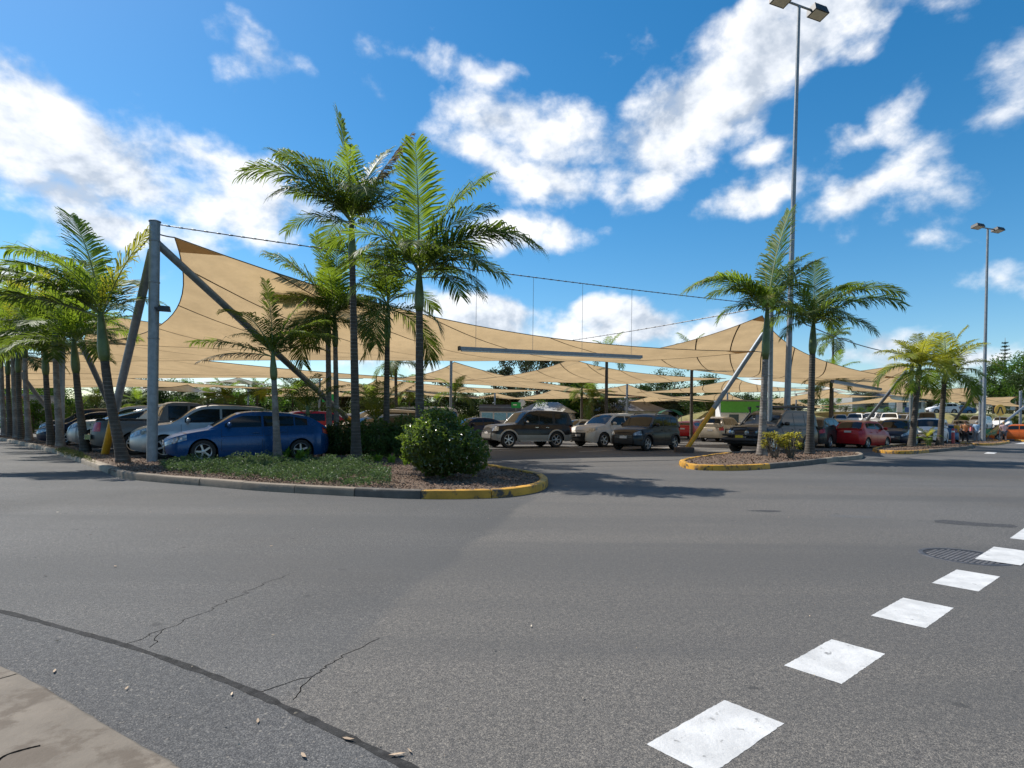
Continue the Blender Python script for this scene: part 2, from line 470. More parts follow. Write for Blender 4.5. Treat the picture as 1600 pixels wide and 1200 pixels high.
def _glass():
    m_, t = newmat('car_glass')
    b = t.n('ShaderNodeBsdfPrincipled')
    b.inputs['Base Color'].default_value = (0.012, 0.014, 0.015, 1)
    b.inputs['Roughness'].default_value = 0.045
    b.inputs['Specular IOR Level'].default_value = 0.42
    tcn = t.n('ShaderNodeTexCoord').outputs['Object']
    t.put(b.inputs['Roughness'], t.math('ADD', 0.03, t.math('MULTIPLY', t.noise(tcn, 3, 5, .6), 0.06)))
    tr = t.n('ShaderNodeBsdfTransparent')
    tr.inputs[0].default_value = (0.42, 0.46, 0.46, 1)
    mx_ = t.n('ShaderNodeMixShader', i_0=0.05, i_1=b.outputs[0], i_2=tr.outputs[0])
    t.n('ShaderNodeOutputMaterial', i_0=mx_.outputs[0])
    return m_
GLASS = _glass()
def _lens():
    m_, t = newmat('head_lamp_lens')
    tcn = t.n('ShaderNodeTexCoord').outputs['Object']
    vo = t.n('ShaderNodeTexVoronoi'); t.put(vo.inputs['Vector'], tcn); vo.inputs['Scale'].default_value = 11
    c = t.ramp(vo.outputs['Distance'], [(0.0, (0.75, 0.74, 0.70)), (0.35, (0.42, 0.42, 0.42)), (0.7, (0.20, 0.21, 0.22))])
    b = t.n('ShaderNodeBsdfPrincipled', i_Roughness=0.12, i_Metallic=0.35)
    t.put(b.inputs['Base Color'], c)
    b.inputs['Coat Weight'].default_value = 0.8
    t.n('ShaderNodeOutputMaterial', i_0=b.outputs[0])
    return m_
LENS = _lens()

def paint(name, col, metal=0.0, rough=0.32, dust_sail_tint=0.25):
    """dusty car paint; upward faces browned to paint in tan light of the sails"""
    nm = 'paint_' + name
    if nm in MATS: return MATS[nm]
    m_, t = newmat(nm)
    tcn = t.n('ShaderNodeTexCoord').outputs['Object']
    geo = t.n('ShaderNodeNewGeometry')
    nz = t.noise(tcn, 2.4, 6, 0.65)
    sp = t.n('ShaderNodeSeparateXYZ'); t.put(sp.inputs[0], geo.outputs['Normal'])
    brown_film = t.math('MULTIPLY', t.math('ADD', t.smooth(nz, 0.3, 0.8), t.smooth(sp.outputs[2], 0.3, 1.0, 0.0, 0.6)), dust_sail_tint, clamp=True)  # random patches of grime, plus sail-coloured light painted on faces turned up
    c = t.mix(brown_film, (*col, 1), (0.20, 0.16, 0.115, 1))
    b = t.n('ShaderNodeBsdfPrincipled', i_Metallic=metal)
    t.put(b.inputs['Base Color'], c)
    t.put(b.inputs['Roughness'], t.math('ADD', rough, t.math('MULTIPLY', brown_film, 0.35)))
    b.inputs['Coat Weight'].default_value = 0.18
    b.inputs['Specular IOR Level'].default_value = 0.28
    t.put(b.inputs['Coat Roughness'], t.math('ADD', 0.05, t.math('MULTIPLY', brown_film, 0.3)))
    t.n('ShaderNodeOutputMaterial', i_0=b.outputs[0])
    return m_

def _sailmat(name, col, tr_col, tw):
    m_, t = newmat(name)
    tcn = t.n('ShaderNodeTexCoord').outputs['Object']
    nz = t.noise(tcn, 0.35, 5, 0.6)
    st = t.noise(tcn, 1.3, 7, 0.7)
    wv_ = t.noise(t.vmath('MULTIPLY', tcn, (1, 1, 4)).outputs[0], 3.5, 3, 0.5)
    k = t.math('ADD', t.math('MULTIPLY', t.smooth(nz, .3, .7), 0.6), t.math('MULTIPLY', t.smooth(st, 0.35, 0.7), 0.4))
    c = t.mix(k, tuple(x * .88 for x in col) + (1,), tuple(min(1, x * 1.08) for x in col) + (1,))
    ct = t.mix(k, tuple(x * .80 for x in tr_col) + (1,), tuple(min(1, x * 1.12) for x in tr_col) + (1,))
    d = t.n('ShaderNodeBsdfDiffuse'); t.put(d.inputs[0], c)
    tr = t.n('ShaderNodeBsdfTranslucent'); t.put(tr.inputs[0], ct)
    bp = t.n('ShaderNodeBump', i_Strength=0.25, i_Distance=0.05)
    t.put(bp.inputs['Height'], t.math('ADD', st, wv_))
    t.put(d.inputs['Normal'], bp.outputs[0]); t.put(tr.inputs['Normal'], bp.outputs[0])
    mx_ = t.n('ShaderNodeMixShader', i_0=tw, i_1=d.outputs[0], i_2=tr.outputs[0])
    t.n('ShaderNodeOutputMaterial', i_0=mx_.outputs[0])
    return m_
SAIL = _sailmat('tan_shade_cloth', (0.48, 0.35, 0.21), (0.66, 0.47, 0.255), 0.48)
SAILC = _sailmat('doubled_shade_cloth', (0.46, 0.33, 0.20), (0.56, 0.40, 0.23), 0.44)
SAILW = _sailmat('white_shade_cloth', (0.80, 0.77, 0.70), (0.75, 0.70, 0.62), 0.3)
SEAM = simple('seam_webbing', (0.15, 0.108, 0.065), 0.8, var=0.2)

FROND = leafmat('palm_leaf', (0.066, 0.100, 0.022), (0.23, 0.32, 0.032), 0.36, 0.5)
FRONDY = leafmat('palm_leaf_yellow', (0.17, 0.20, 0.022), (0.52, 0.50, 0.04), 0.45, 0.55)
FRONDB = leafmat('palm_leaf_bright', (0.078, 0.13, 0.02), (0.30, 0.42, 0.03), 0.42, 0.55)
FRONDD = leafmat('palm_leaf_dead', (0.20, 0.15, 0.085), (0.24, 0.17, 0.08), 0.25, 0.7)
BUSHL = leafmat('shrub_leaf', (0.058, 0.098, 0.022), (0.26, 0.38, 0.04), 0.40, 0.27, scale=7, spec=.7)
SHRUBD = leafmat('dark_shrub_leaf', (0.055, 0.098, 0.026), (0.15, 0.25, 0.035), 0.3, 0.36, scale=5)
GCOVER = leafmat('ground_cover_leaf', (0.082, 0.128, 0.052), (0.15, 0.24, 0.06), 0.25, 0.5, scale=4)
STRAP = leafmat('strap_leaf', (0.10, 0.19, 0.025), (0.28, 0.42, 0.04), 0.4, 0.4)
CROTON = leafmat('croton_leaf', (0.36, 0.32, 0.035), (0.45, 0.42, 0.05), 0.3, 0.4, var=0.5, scale=9)
TREED = leafmat('tree_leaf_dark', (0.035, 0.062, 0.018), (0.09, 0.15, 0.025), 0.28, 0.45, scale=.6)
TREEB = leafmat('tree_leaf_bright', (0.055, 0.12, 0.018), (0.18, 0.32, 0.03), 0.38, 0.42, scale=.6)
TREEG = leafmat('tree_leaf_grey', (0.062, 0.075, 0.038), (0.10, 0.13, 0.05), 0.25, 0.5, scale=.6)
PINE = leafmat('pine_needles', (0.025, 0.045, 0.022), (0.05, 0.08, 0.03), 0.15, 0.6, scale=.6)
BARK = simple('tree_bark', (0.12, 0.095, 0.07), 0.9, var=0.35, scale=5, bump=0.6)
TWIG = simple('twig_bark', (0.16, 0.13, 0.10), 0.9, var=0.3, scale=9)
SHAFT = simple('crownshaft_green', (0.085, 0.125, 0.038), 0.42, var=0.28, scale=3.0, wear=((0.12, 0.085, 0.045), 0.33))
RACH = simple('frond_stalk', (0.16, 0.20, 0.06), 0.5, var=0.2)

def trunkmat(name, col, ring, lich):
    m_, t = newmat(name)
    tcn = t.n('ShaderNodeTexCoord').outputs['Object']
    sp = t.n('ShaderNodeSeparateXYZ'); t.put(sp.inputs[0], tcn)
    nz = t.noise(tcn, 5.0, 5, 0.65)
    z = t.math('ADD', sp.outputs[2], t.math('MULTIPLY', nz, 0.035))
    saw = t.math('FRACT', t.math('MULTIPLY', z, 10.0))
    band = t.math('MULTIPLY', t.smooth(saw, 0.0, 0.10), t.math('SUBTRACT', 1.0, t.smooth(saw, 0.18, 0.34)))
    c = t.mix(t.smooth(nz, .3, .7), tuple(x * .7 for x in col) + (1,), tuple(x * 1.3 for x in col) + (1,))
    c = t.mix(t.math('MULTIPLY', t.smooth(t.noise(tcn, 2.2, 5, .6), 0.5, 0.62), 0.7), c, (*lich, 1))
    c = t.mix(t.math('MULTIPLY', band, t.smooth(t.noise(tcn, 1.1, 3, .5), .35, .65, .08, .5)), c, (*ring, 1))
    b = t.n('ShaderNodeBsdfPrincipled', i_Roughness=0.85)
    t.put(b.inputs['Base Color'], c)
    bp = t.n('ShaderNodeBump', i_Strength=0.5, i_Distance=0.02)
    t.put(bp.inputs['Height'], t.math('ADD', band, nz))
    t.put(b.inputs['Normal'], bp.outputs[0])
    t.n('ShaderNodeOutputMaterial', i_0=b.outputs[0])
    return m_
TRUNK = trunkmat('palm_trunk_grey', (0.17, 0.145, 0.125), (0.30, 0.27, 0.24), (0.31, 0.29, 0.26))
TRUNKD = trunkmat('palm_trunk_dark', (0.06, 0.049, 0.039), (0.23, 0.205, 0.175), (0.10, 0.085, 0.068))

# ------------------------------------------------------------------ ground, roads, beds
def poly_sheet(name, pts, mat, z=None, parent=None, kind='structure'):
    bm = bmesh.new()
    vs_ = [bm.verts.new((p[0], p[1], p[2] if z is None else z)) for p in pts]
    es = [bm.edges.new((vs_[i], vs_[(i + 1) % len(vs_)])) for i in range(len(vs_))]
    bmesh.ops.triangle_fill(bm, use_beauty=True, use_dissolve=False, edges=es)
    for f in bm.faces:
        if f.normal.z < 0: f.normal_flip()
    me = bpy.data.meshes.new(name)
    bm.to_mesh(me); bm.free()
    me.materials.append(mat)
    o = link(bpy.data.objects.new(name, me), parent)
    if kind and parent is None: o['kind'] = kind
    return o

m = MB(); m.grid(lambda u, v: (-3500 + 7000 * u, -3000 + 7500 * v, -0.03), 8, 8)
tag(m.build('ground', LAWN), kind='structure')
m = MB(); m.grid(lambda u, v: (-140 + 300 * u, -14 + 150 * v, 0.0), 4, 4)
road = tag(m.build('road', ASPH), kind='structure')

def ribbon(name, pts, w, mat, parent, z=0.004, jit=0.0):
    """thin strip along points on the ground, width w (number or list)"""
    m = MB(); L, R = [], []
    pts = [Vector(p) for p in pts]
    for i, p in enumerate(pts):
        t = (pts[min(i + 1, len(pts) - 1)] - pts[max(i - 1, 0)]); t.z = 0; t.normalize()
        nrm = Vector((-t.y, t.x, 0))
        ww = (w[i] if hasattr(w, '__len__') else w) * (1 + random.uniform(-jit, jit)) * 0.5
        L.append((p.x + nrm.x * ww, p.y + nrm.y * ww, z)); R.append((p.x - nrm.x * ww, p.y - nrm.y * ww, z))
    n = len(pts)
    m.add(L + R, [(n + i, n + i + 1, i + 1, i) for i in range(n - 1)])
    return m.build(name, mat, parent)

def smoothpath(pts, n):
    """Catmull-Rom through the points, n samples per span"""
    pts = [Vector(p) for p in pts]
    out = []
    for i in range(len(pts) - 1):
        p0, p1, p2, p3 = pts[max(i - 1, 0)], pts[i], pts[i + 1], pts[min(i + 2, len(pts) - 1)]
        for k in range(n):
            t = k / n
            out.append(0.5 * ((2 * p1) + (p2 - p0) * t + (2 * p0 - 5 * p1 + 4 * p2 - p3) * t * t + (3 * p1 - p0 - 3 * p2 + p3) * t ** 3))
    out.append(pts[-1])
    return out

# coarser strip of newer asphalt along the near kerb and the bitumen seal between the two
sealp = smoothpath([G(-260, 905), G(-120, 930), G(0, 955), G(100, 982), G(200, 1010), G(310, 1048), G(400, 1084), G(500, 1132), G(600, 1180), G(700, 1232), G(860, 1330)], 8)
kerbp = smoothpath([G(-300, 965), G(-120, 1008), G(0, 1047), G(60, 1075), G(130, 1118), G(210, 1165), G(290, 1212), G(380, 1275), G(480, 1350)], 6)
poly_sheet('asphalt_strip', list(sealp) + list(reversed(kerbp)), ASPH2, z=0.0012)
ribbon('bitumen_seal', sealp, [0.030 + 0.026 * mnoise.noise(Vector((i * .3, 0, 0))) + .02 * random.random() for i in range(len(sealp))], SEAL, road, z=0.0024)
# near footpath: poured concrete, a low kerb edge toward the road
fp_in = [Vector((p.x - 3.4, p.y - 1.0, 0)) for p in kerbp]
def footpath():
    m = MB()
    n = len(kerbp)
    off = []
    for i in range(n):
        t = kerbp[min(i + 1, n - 1)] - kerbp[max(i - 1, 0)]; t.normalize()
        off.append(Vector((t.y, -t.x, 0)) if Vector((t.y, -t.x, 0)).x < 0 else Vector((-t.y, t.x, 0)))
    rows = []
    for d, z in ((0.0, -0.01), (0.0, 0.018), (0.02, 0.03), (0.35, 0.036), (0.9, 0.05), (1.8, 0.07), (3.2, 0.08)):
        rows.append([Vector((kerbp[i].x + off[i].x * d + random.uniform(-.004, .004), kerbp[i].y + off[i].y * d + random.uniform(-.004, .004), z)) for i in range(n)])
    vs_ = [q for r in rows for q in r]
    fs = [(r * n + i, r * n + i + 1, (r + 1) * n + i + 1, (r + 1) * n + i) for r in range(len(rows) - 1) for i in range(n - 1)]
    m.add(vs_, fs)
    return tag(m.build('footpath', FOOT, smooth=True, fix=True), kind='structure')
fpath = footpath()

def crack(pts, w, n=10, amp=0.03):
    sp_ = smoothpath(pts, n)
    out = []
    for i, p in enumerate(sp_):
        a = amp * (mnoise.noise(Vector((p.x * 7, p.y * 7, 3))) + .6 * mnoise.noise(Vector((p.x * 23, p.y * 23, 9))))
        out.append(Vector((p.x + a, p.y + a * .7, 0)))
    ws = [w * (0.45 + 0.9 * abs(mnoise.noise(Vector((i * .7, p.x, p.y))))) * min(1, (len(out) - 1 - i) / 6 + .15) for i, p in enumerate(out)]
    ribbon('crack', out, ws, CRACK, road, z=0.0011)
crack([G(195, 1008), G(245, 990), G(300, 965), G(345, 945), G(400, 918), G(460, 895)], 0.006, 16, .06)
crack([G(232, 1012), G(252, 992), G(262, 981)], 0.006)
crack([G(405, 1083), G(455, 1064), G(482, 1058), G(520, 1035), G(590, 996)], 0.008, 16, .05)
crack([G(482, 1060), G(470, 1082), G(455, 1095)], 0.008)

def fcrack(pts, w):
    out = []
    for p in smoothpath(pts, 8):
        a = .03 * mnoise.noise(Vector((p.x * 9, p.y * 9, 1)))
        out.append(Vector((p.x + a, p.y + a, 0)))
    L_, R_ = [], []
    m = MB()
    for i, p in enumerate(out):
        t = (out[min(i + 1, len(out) - 1)] - out[max(i - 1, 0)]).normalized(); nn = Vector((-t.y, t.x, 0)) * w * random.uniform(.3, .6)
        z = .02
        # sit just on the concrete
        d = min((p - q).length for q in kerbp)
        z = interp_z(d) + .002
        L_.append((p.x + nn.x, p.y + nn.y, z)); R_.append((p.x - nn.x, p.y - nn.y, z))
    n = len(out)
    m.add(L_ + R_, [(n + i, n + i + 1, i + 1, i) for i in range(n - 1)])
    m.build('crack', CRACK, fpath)
def interp_z(d):
    tab = [(0, .024), (.02, .03), (.35, .036), (.9, .05), (1.8, .07), (3.2, .08)]
    for (a, za), (b, zb) in zip(tab, tab[1:]):
        if d <= b: return za + (zb - za) * (d - a) / (b - a)
    return .08
fcrack([G(33, 1061), G(0, 1071), G(-60, 1084)], .006)
fcrack([G(60, 1180), G(30, 1188), G(0, 1200), G(-40, 1230)], .010)
# white give way dashes: 0.6 x 0.3 m, ragged paint edges, each its own marking
def dash(c0, c1, w, jag=0.0022, z=0.0014):
    a = (c1 - c0).normalized(); b = Vector((a.y, -a.x, 0))
    corners = [c0, c1, c1 + b * w, c0 + b * w]
    pts = []
    for k in range(4):
        p, q = corners[k], corners[(k + 1) % 4]
        n = max(6, int((q - p).length / 0.018))
        nn = (q - p).normalized(); nn = Vector((-nn.y, nn.x, 0))
        for i in range(n):
            pts.append(p.lerp(q, i / n) + nn * random.uniform(-jag, jag))
    cen = sum(corners, Vector()) / 4
    m = MB()
    m.add([(cen.x, cen.y, z + .0003)] + [(p.x, p.y, z) for p in pts], [(0, 1 + (i + 1) % len(pts), 1 + i) for i in range(len(pts))])
    return m.build('road_marking', WHITEP, road, fix=True)
def dash_px(q, z=0.0014):
    g = [G(*p) for p in q]
    c0, c1 = g[0], g[1]
    w = ((g[2] - g[1]).length + (g[3] - g[0]).length) / 2
    dash(c0, c1, w, z=z)
dash_px([(1010, 1163), (1132, 1094), (1226, 1133), (1105, 1211)])
dash_px([(1225, 1040), (1299, 999), (1387, 1021), (1310, 1070)])
dash_px([(1361, 962), (1411, 934), (1492, 950), (1444, 982)])
dash_px([(1456, 911), (1495, 890), (1563, 900), (1531, 923)])
dash_px([(1523, 874), (1553, 855), (1622, 861), (1592, 882)], z=.0062)
dash_px([(1578, 841), (1602, 824), (1662, 829), (1640, 846)])
dash_px([(1630, 813), (1652, 800), (1705, 804), (1686, 818)])
# far crossing bars at the right edge
dash_px([(1585, 693.4), (1602, 690.6), (1660, 691), (1640, 694)])
dash_px([(1537, 708.6), (1543, 706.4), (1556, 706.6), (1550, 708.8)])

def manhole():
    c = G(1508, 869.5); r = (G(1566, 869) - G(1450, 869)).length / 2
    o = empty('manhole_cover', (c.x, c.y, 0))
    tag(o, 'round cast iron manhole cover partly under a white road dash', 'manhole cover')
    m = MB(); m.lathe([(r * 0.90, 0.0012), (r * 0.90, 0.005), (r, 0.005), (r * 1.02, 0.0005)], 40)
    m.build('rim', IRON, o)
    m = MB(); m.lathe([(0.001, 0.0014), (r * 0.895, 0.0014)], 40)
    m.build('plate', simple('cast_iron_dark', (0.03, 0.028, 0.03), 0.7, metal=.3, var=.3), o)
    m = MB()
    n = 9
    for i in range(-n, n + 1):
        for j in range(-n, n + 1):
            x, y = i * r / (n + .6), j * r / (n + .6)
            if x * x + y * y < (r * 0.82) ** 2:
                m.box((x, y, 0.0032), (r / n * .66, r / n * .66, 0.0034), taper=.8)
    m.build('tread', IRON, o, fix=True)
    o.rotation_euler.z = radians(38)
manhole()
def patch(px, mat, name, z=0.0013):
    pts = smoothpath([G(*p) for p in px] + [G(*px[0])], 4)[:-1]
    pts = [Vector((p.x + random.uniform(-.02, .02), p.y + random.uniform(-.02, .02), z)) for p in pts]
    return poly_sheet(name, pts, mat, z=z, parent=road)
patch([(1458, 816), (1470, 812), (1530, 817), (1583, 820), (1580, 824), (1530, 822), (1475, 818)], ASPHD, 'asphalt_patch')
patch([(1293, 806), (1310, 804.5), (1375, 807.5), (1378, 810), (1320, 809)], ASPH2, 'asphalt_patch')
patch([(1165, 798), (1200, 797), (1222, 799), (1200, 800.5)], ASPHD, 'asphalt_patch')

# ---- kerbs, one stone after another
def kerb(name, path, mats, seg=1.6, h=0.15, w=0.16, inward=1, closed=False):
    """path: points on the road at the foot of the kerb; the stone lies on its inward (left = 1) side"""
    path = [Vector(p) for p in path]
    if closed: path = path + [path[0]]
    d = [0.0]
    for i in range(len(path) - 1): d.append(d[-1] + (path[i + 1] - path[i]).length)
    tot = d[-1]
    def at(s):
        s = max(0, min(tot, s))
        for i in range(len(path) - 1):
            if s <= d[i + 1] or i == len(path) - 2:
                k = (s - d[i]) / max(1e-6, d[i + 1] - d[i])
                return path[i].lerp(path[i + 1], k), (path[i + 1] - path[i]).normalized()
    root = tag(empty(name), kind='structure')
    n = max(1, round(tot / seg))
    for k in range(n):
        s0, s1 = tot * k / n + 0.006, tot * (k + 1) / n - 0.006
        dz, dy = random.uniform(-.004, .004), random.uniform(-.006, .006)
        ns = max(3, int((s1 - s0) / 0.22))
        prof = [(0.0, -0.02), (0.006, h * .72), (0.02, h * .93), (0.045, h), (w - .02, h + .002), (w, h - .012), (w, -0.02)]
        vs_, fs = [], []
        for i in range(ns + 1):
            s = s0 + (s1 - s0) * i / ns
            p, t = at(s)
            pa, _ = at(s - .12); pb, _ = at(s + .12)
            t = (pb - pa).normalized()
            nr = Vector((-t.y, t.x, 0)) * inward
            for (a, b) in prof:
                j = 0.003 * mnoise.noise(Vector((s * 5, a * 30, b * 30)))
                q = p + nr * (a + dy + j)
                vs_.append((q.x, q.y, b + (dz + j if b > 0 else 0)))
        np_ = len(prof)
        for i in range(ns):
            for j in range(np_ - 1):
                fs.append((i * np_ + j, (i + 1) * np_ + j, (i + 1) * np_ + j + 1, i * np_ + j + 1))
        fs.append(tuple(range(np_))); fs.append(tuple(ns * np_ + j for j in range(np_ - 1, -1, -1)))
        m = MB(); m.add(vs_, fs)
        mm = mats(tot * (k + .5) / n / tot, at(tot * (k + .5) / n)[0]) if callable(mats) else mats
        m.build('kerb_stone', mm, root, auto=40, fix=True)
    return root

def inside(p, poly):
    x, y, c = p[0], p[1], False
    j = len(poly) - 1
    for i in range(len(poly)):
        xi, yi, xj, yj = poly[i][0], poly[i][1], poly[j][0], poly[j][1]
        if (yi > y) != (yj > y) and x < (xj - xi) * (y - yi) / (yj - yi) + xi: c = not c
        j = i
    return c

def scatter(poly, n):
    xs = [p[0] for p in poly]; ys = [p[1] for p in poly]
    out = []
    tries = 0
    while len(out) < n and tries < n * 40:
        tries += 1
        p = (random.uniform(min(xs), max(xs)), random.uniform(min(ys), max(ys)))
        if inside(p, poly): out.append(p)
    return out

def mulch(poly, n, z=0.10, size=0.06):
    m = MB()
    for (x, y) in scatter(poly, n):
        l, w_ = random.uniform(.5, 1.5) * size, random.uniform(.25, .6) * size
        R = Euler((random.uniform(-.6, .6), random.uniform(-.6, .6), random.uniform(0, 6.28))).to_matrix()
        c = Vector((x, y, z + random.uniform(.005, .035)))
        m.add([c + R @ Vector(q) for q in ((-l / 2, -w_ / 2, 0), (l / 2, -w_ / 3, 0), (l / 2.2, w_ / 2, .004), (-l / 2, w_ / 3, 0), (0, 0, .012))],
              [(0, 1, 4), (1, 2, 4), (2, 3, 4), (3, 0, 4)])
    return tag(m.build('mulch', MULCH), 'brown bark mulch chips covering the garden bed', 'mulch', kind='stuff')

# big island in front: nose at right, long kerb to the left far corner
front1 = [G(172, 742), G(200, 749), G(255, 754.5), G(312, 759), G(390, 766), G(478, 771.5), G(560, 776), G(625, 779), G(690, 780), G(750, 779), G(790, 777), G(820, 773), G(843, 768), G(854, 762), G(857, 756)]
nose1 = [G(850, 750), G(835, 745.5), G(800, 739), G(770, 733.5), G(720, 727.5), G(660, 722), G(600, 719), G(520, 718.5)]
left1 = [G(-420, 662.5), G(-200, 670), G(-60, 678.5), G(0, 688), G(40, 697), G(84, 708), G(120, 721), G(145, 731), G(168, 740)]
in1 = [G(450, 719), G(380, 724), G(310, 730), G(262, 728), G(225, 721), G(175, 712), G(130, 703), G(85, 694.5), G(40, 687), G(0, 681.5), G(-100, 673), G(-420, 660.5)]
f1 = smoothpath(front1, 6)
l1 = smoothpath(left1, 5)
def k1mat(f, p):
    u = 800 + FPX * p.x / p.y
    if p.x > 0.2: return YKERB
    return CONC
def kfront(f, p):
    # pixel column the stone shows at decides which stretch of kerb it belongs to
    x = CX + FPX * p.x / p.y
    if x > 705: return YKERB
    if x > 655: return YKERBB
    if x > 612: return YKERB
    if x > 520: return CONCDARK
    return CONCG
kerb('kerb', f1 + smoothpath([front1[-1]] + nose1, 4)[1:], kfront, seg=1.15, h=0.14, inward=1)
kerb('kerb', l1, CONC, seg=2.4, h=0.12, w=0.24, inward=1)
bed1 = [p for p in left1] + front1[1:] + nose1 + in1
def shrink(poly, d):
    n = len(poly); out = []
    for i in range(n):
        a, b = poly[i - 1], poly[(i + 1) % n]
        t = (Vector(b) - Vector(a)); t.z = 0; t.normalize()
        out.append(Vector(poly[i]) + Vector((-t.y, t.x, 0)) * d)
    return out
bed1s = shrink(bed1, 0.10)
poly_sheet('garden_bed', bed1s, SOIL, z=0.09)
bed1front = [p for p in shrink(front1, .14)] + list(nose1) + in1[:5]
mulch(shrink(bed1, 0.16), 9000, z=.088)
mulch(bed1front, 9000, z=.088, size=.05)

# second, third and fourth island
def island(front, back, matfn, h=0.15, n=2500, seg=1.1):
    f = smoothpath([G(*p) for p in front], 5)
    b = smoothpath([G(*front[-1])] + [G(*p) for p in back] + [G(*front[0])], 4)[1:-1]
    path = f + b
    kerb('kerb', path, matfn, seg=seg, h=h, inward=1, closed=True)
    s = shrink(path, 0.10)
    poly_sheet('garden_bed', s, SOIL, z=h - .045)
    mulch(shrink(path, 0.17), n, z=h - .045, size=.07)
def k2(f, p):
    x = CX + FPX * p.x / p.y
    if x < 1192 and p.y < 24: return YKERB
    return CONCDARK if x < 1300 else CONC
island([(1061, 727), (1068, 731), (1078, 733), (1096, 735), (1147, 735.5), (1190, 733.5), (1225, 730.5), (1260, 727), (1300, 722), (1345, 717.5)],
       [(1349, 714), (1340, 711.5), (1300, 709), (1240, 708), (1180, 709), (1130, 713), (1090, 719), (1066, 724)], k2)
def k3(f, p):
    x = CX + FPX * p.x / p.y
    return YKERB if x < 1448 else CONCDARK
island([(1363, 704.5), (1372, 707.5), (1400, 709.3), (1425, 709.3), (1450, 707.5), (1487, 704.3), (1519, 700.5)],
       [(1521, 698.5), (1505, 697), (1470, 696), (1420, 697), (1380, 700)], k3, n=1500, seg=1.3)
def k4(f, p): return YKERB
island([(1500, 694.3), (1517, 696), (1545, 696.3), (1562, 695), (1577, 692.3)],
       [(1576, 691), (1550, 690), (1520, 691), (1504, 692.5)], k4, n=500, seg=1.5)
island([(1585, 688.8), (1600, 690), (1640, 690.5), (1690, 689)], [(1690, 686), (1640, 685.5), (1600, 686.5)], k4, n=300, seg=1.5)

# painted bay lines inside the car park
for (a, b) in (((770, 704.5), (905, 699.5)), ((905, 706), (1000, 701)), ((1085, 706), (1150, 703)), ((1010, 703), (1062, 697.5)), ((700, 699), (760, 696))):
    ribbon('bay_line', [G(*a), G(*b)], 0.10, simple('worn_bay_paint', (0.42, 0.40, 0.37), .7, var=.2, scale=5, wear=((.12, .115, .11), .42)), road, z=.0016)

# raised ground behind on the right: upper parking terrace, grass bank, road on top
def terr(Y):
    def ss(a, b, x):
        t = max(0, min(1, (x - a) / (b - a))); return t * t * (3 - 2 * t)
    return 0.95 * ss(56, 64, Y) + 2.3 * ss(79, 90, Y)
m = MB(); m.grid(lambda u, v: (17 + 150 * u, 54 + 25 * v, 0.012 + terr(54 + 25 * v) * min(1, u * 12)), 40, 24)
tag(m.build('upper_car_park', ASPH), kind='structure')
m = MB(); m.grid(lambda u, v: (17 + 150 * u, 79 + 13 * v, 0.02 + terr(79 + 13 * v) * min(1, u * 12) + .12 * mnoise.noise(Vector((u * 40, v * 5, 0)))), 80, 16)
tag(m.build('grass_bank', GRASS, smooth=True), kind='structure')
m = MB(); m.grid(lambda u, v: (17 + 150 * u, 92 + 9 * v, 0.02 + 3.26 * min(1, u * 12)), 40, 2)
tag(m.build('bank_road', ASPH), kind='structure')
m = MB(); m.grid(lambda u, v: (17 + 200 * u, 101 + 120 * v, 0.02 + (3.24 + 2.2 * v) * min(1, u * 14)), 40, 10)
tag(m.build('grass_slope', GRASS), kind='structure')

# leaf litter on the road
def litter():
    m = MB()
    spots = [(85, 1051, .07), (198, 1078, .05), (362, 1087, .05), (403, 1129, .06), (462, 1117, .03), (474, 1184, .07), (352, 1137, .03), (427, 994, .03),
             (90, 1003, .03), (180, 886, .06), (70, 901, .05), (265, 1120, .02), (544, 1158, .08), (620, 1182, .09), (640, 1176, .05), (90, 801, .05), (235, 801, .06), (424, 854, .06), (180, 886, .05),
             (128, 762, .07), (65, 762, .05), (773, 1017, .03), (911, 1093, .03), (1028, 892, .03), (830, 980, .04), (1370, 740, .05), (1100, 772, .06), (1150, 770, .05), (1245, 767, .04)]
    for _ in range(170):
        px = random.uniform(0, 1300); py = random.choice((random.uniform(745, 830), random.uniform(760, 1190)))
        spots.append((px, py, random.uniform(.006, .016)))
    for (px, py, s) in spots:
        g = G(px, py); s *= .36
        a = random.uniform(0, 6.28); R = Matrix.Rotation(a, 3, 'Z')
        cu = random.uniform(.1, .35) * s
        pts = [(-s, 0, .004), (-s * .4, -s * .25, cu * .5), (s * .4, -s * .22, cu * .6), (s, .1 * s, cu), (s * .4, s * .22, .006), (-s * .4, s * .25, .006)]
        m.add([R @ Vector(q) + Vector((g.x, g.y, .006)) for q in pts], [(0, 1, 5), (1, 2, 4, 5), (2, 3, 4)])
    return tag(m.build('leaf_litter', simple('dry_leaf', (0.45, 0.33, 0.22), .8, var=.5, scale=.9, wear=((.55, .47, .36), .45))), 'dry fallen leaves scattered over the road', 'leaf litter', kind='stuff')
litter()

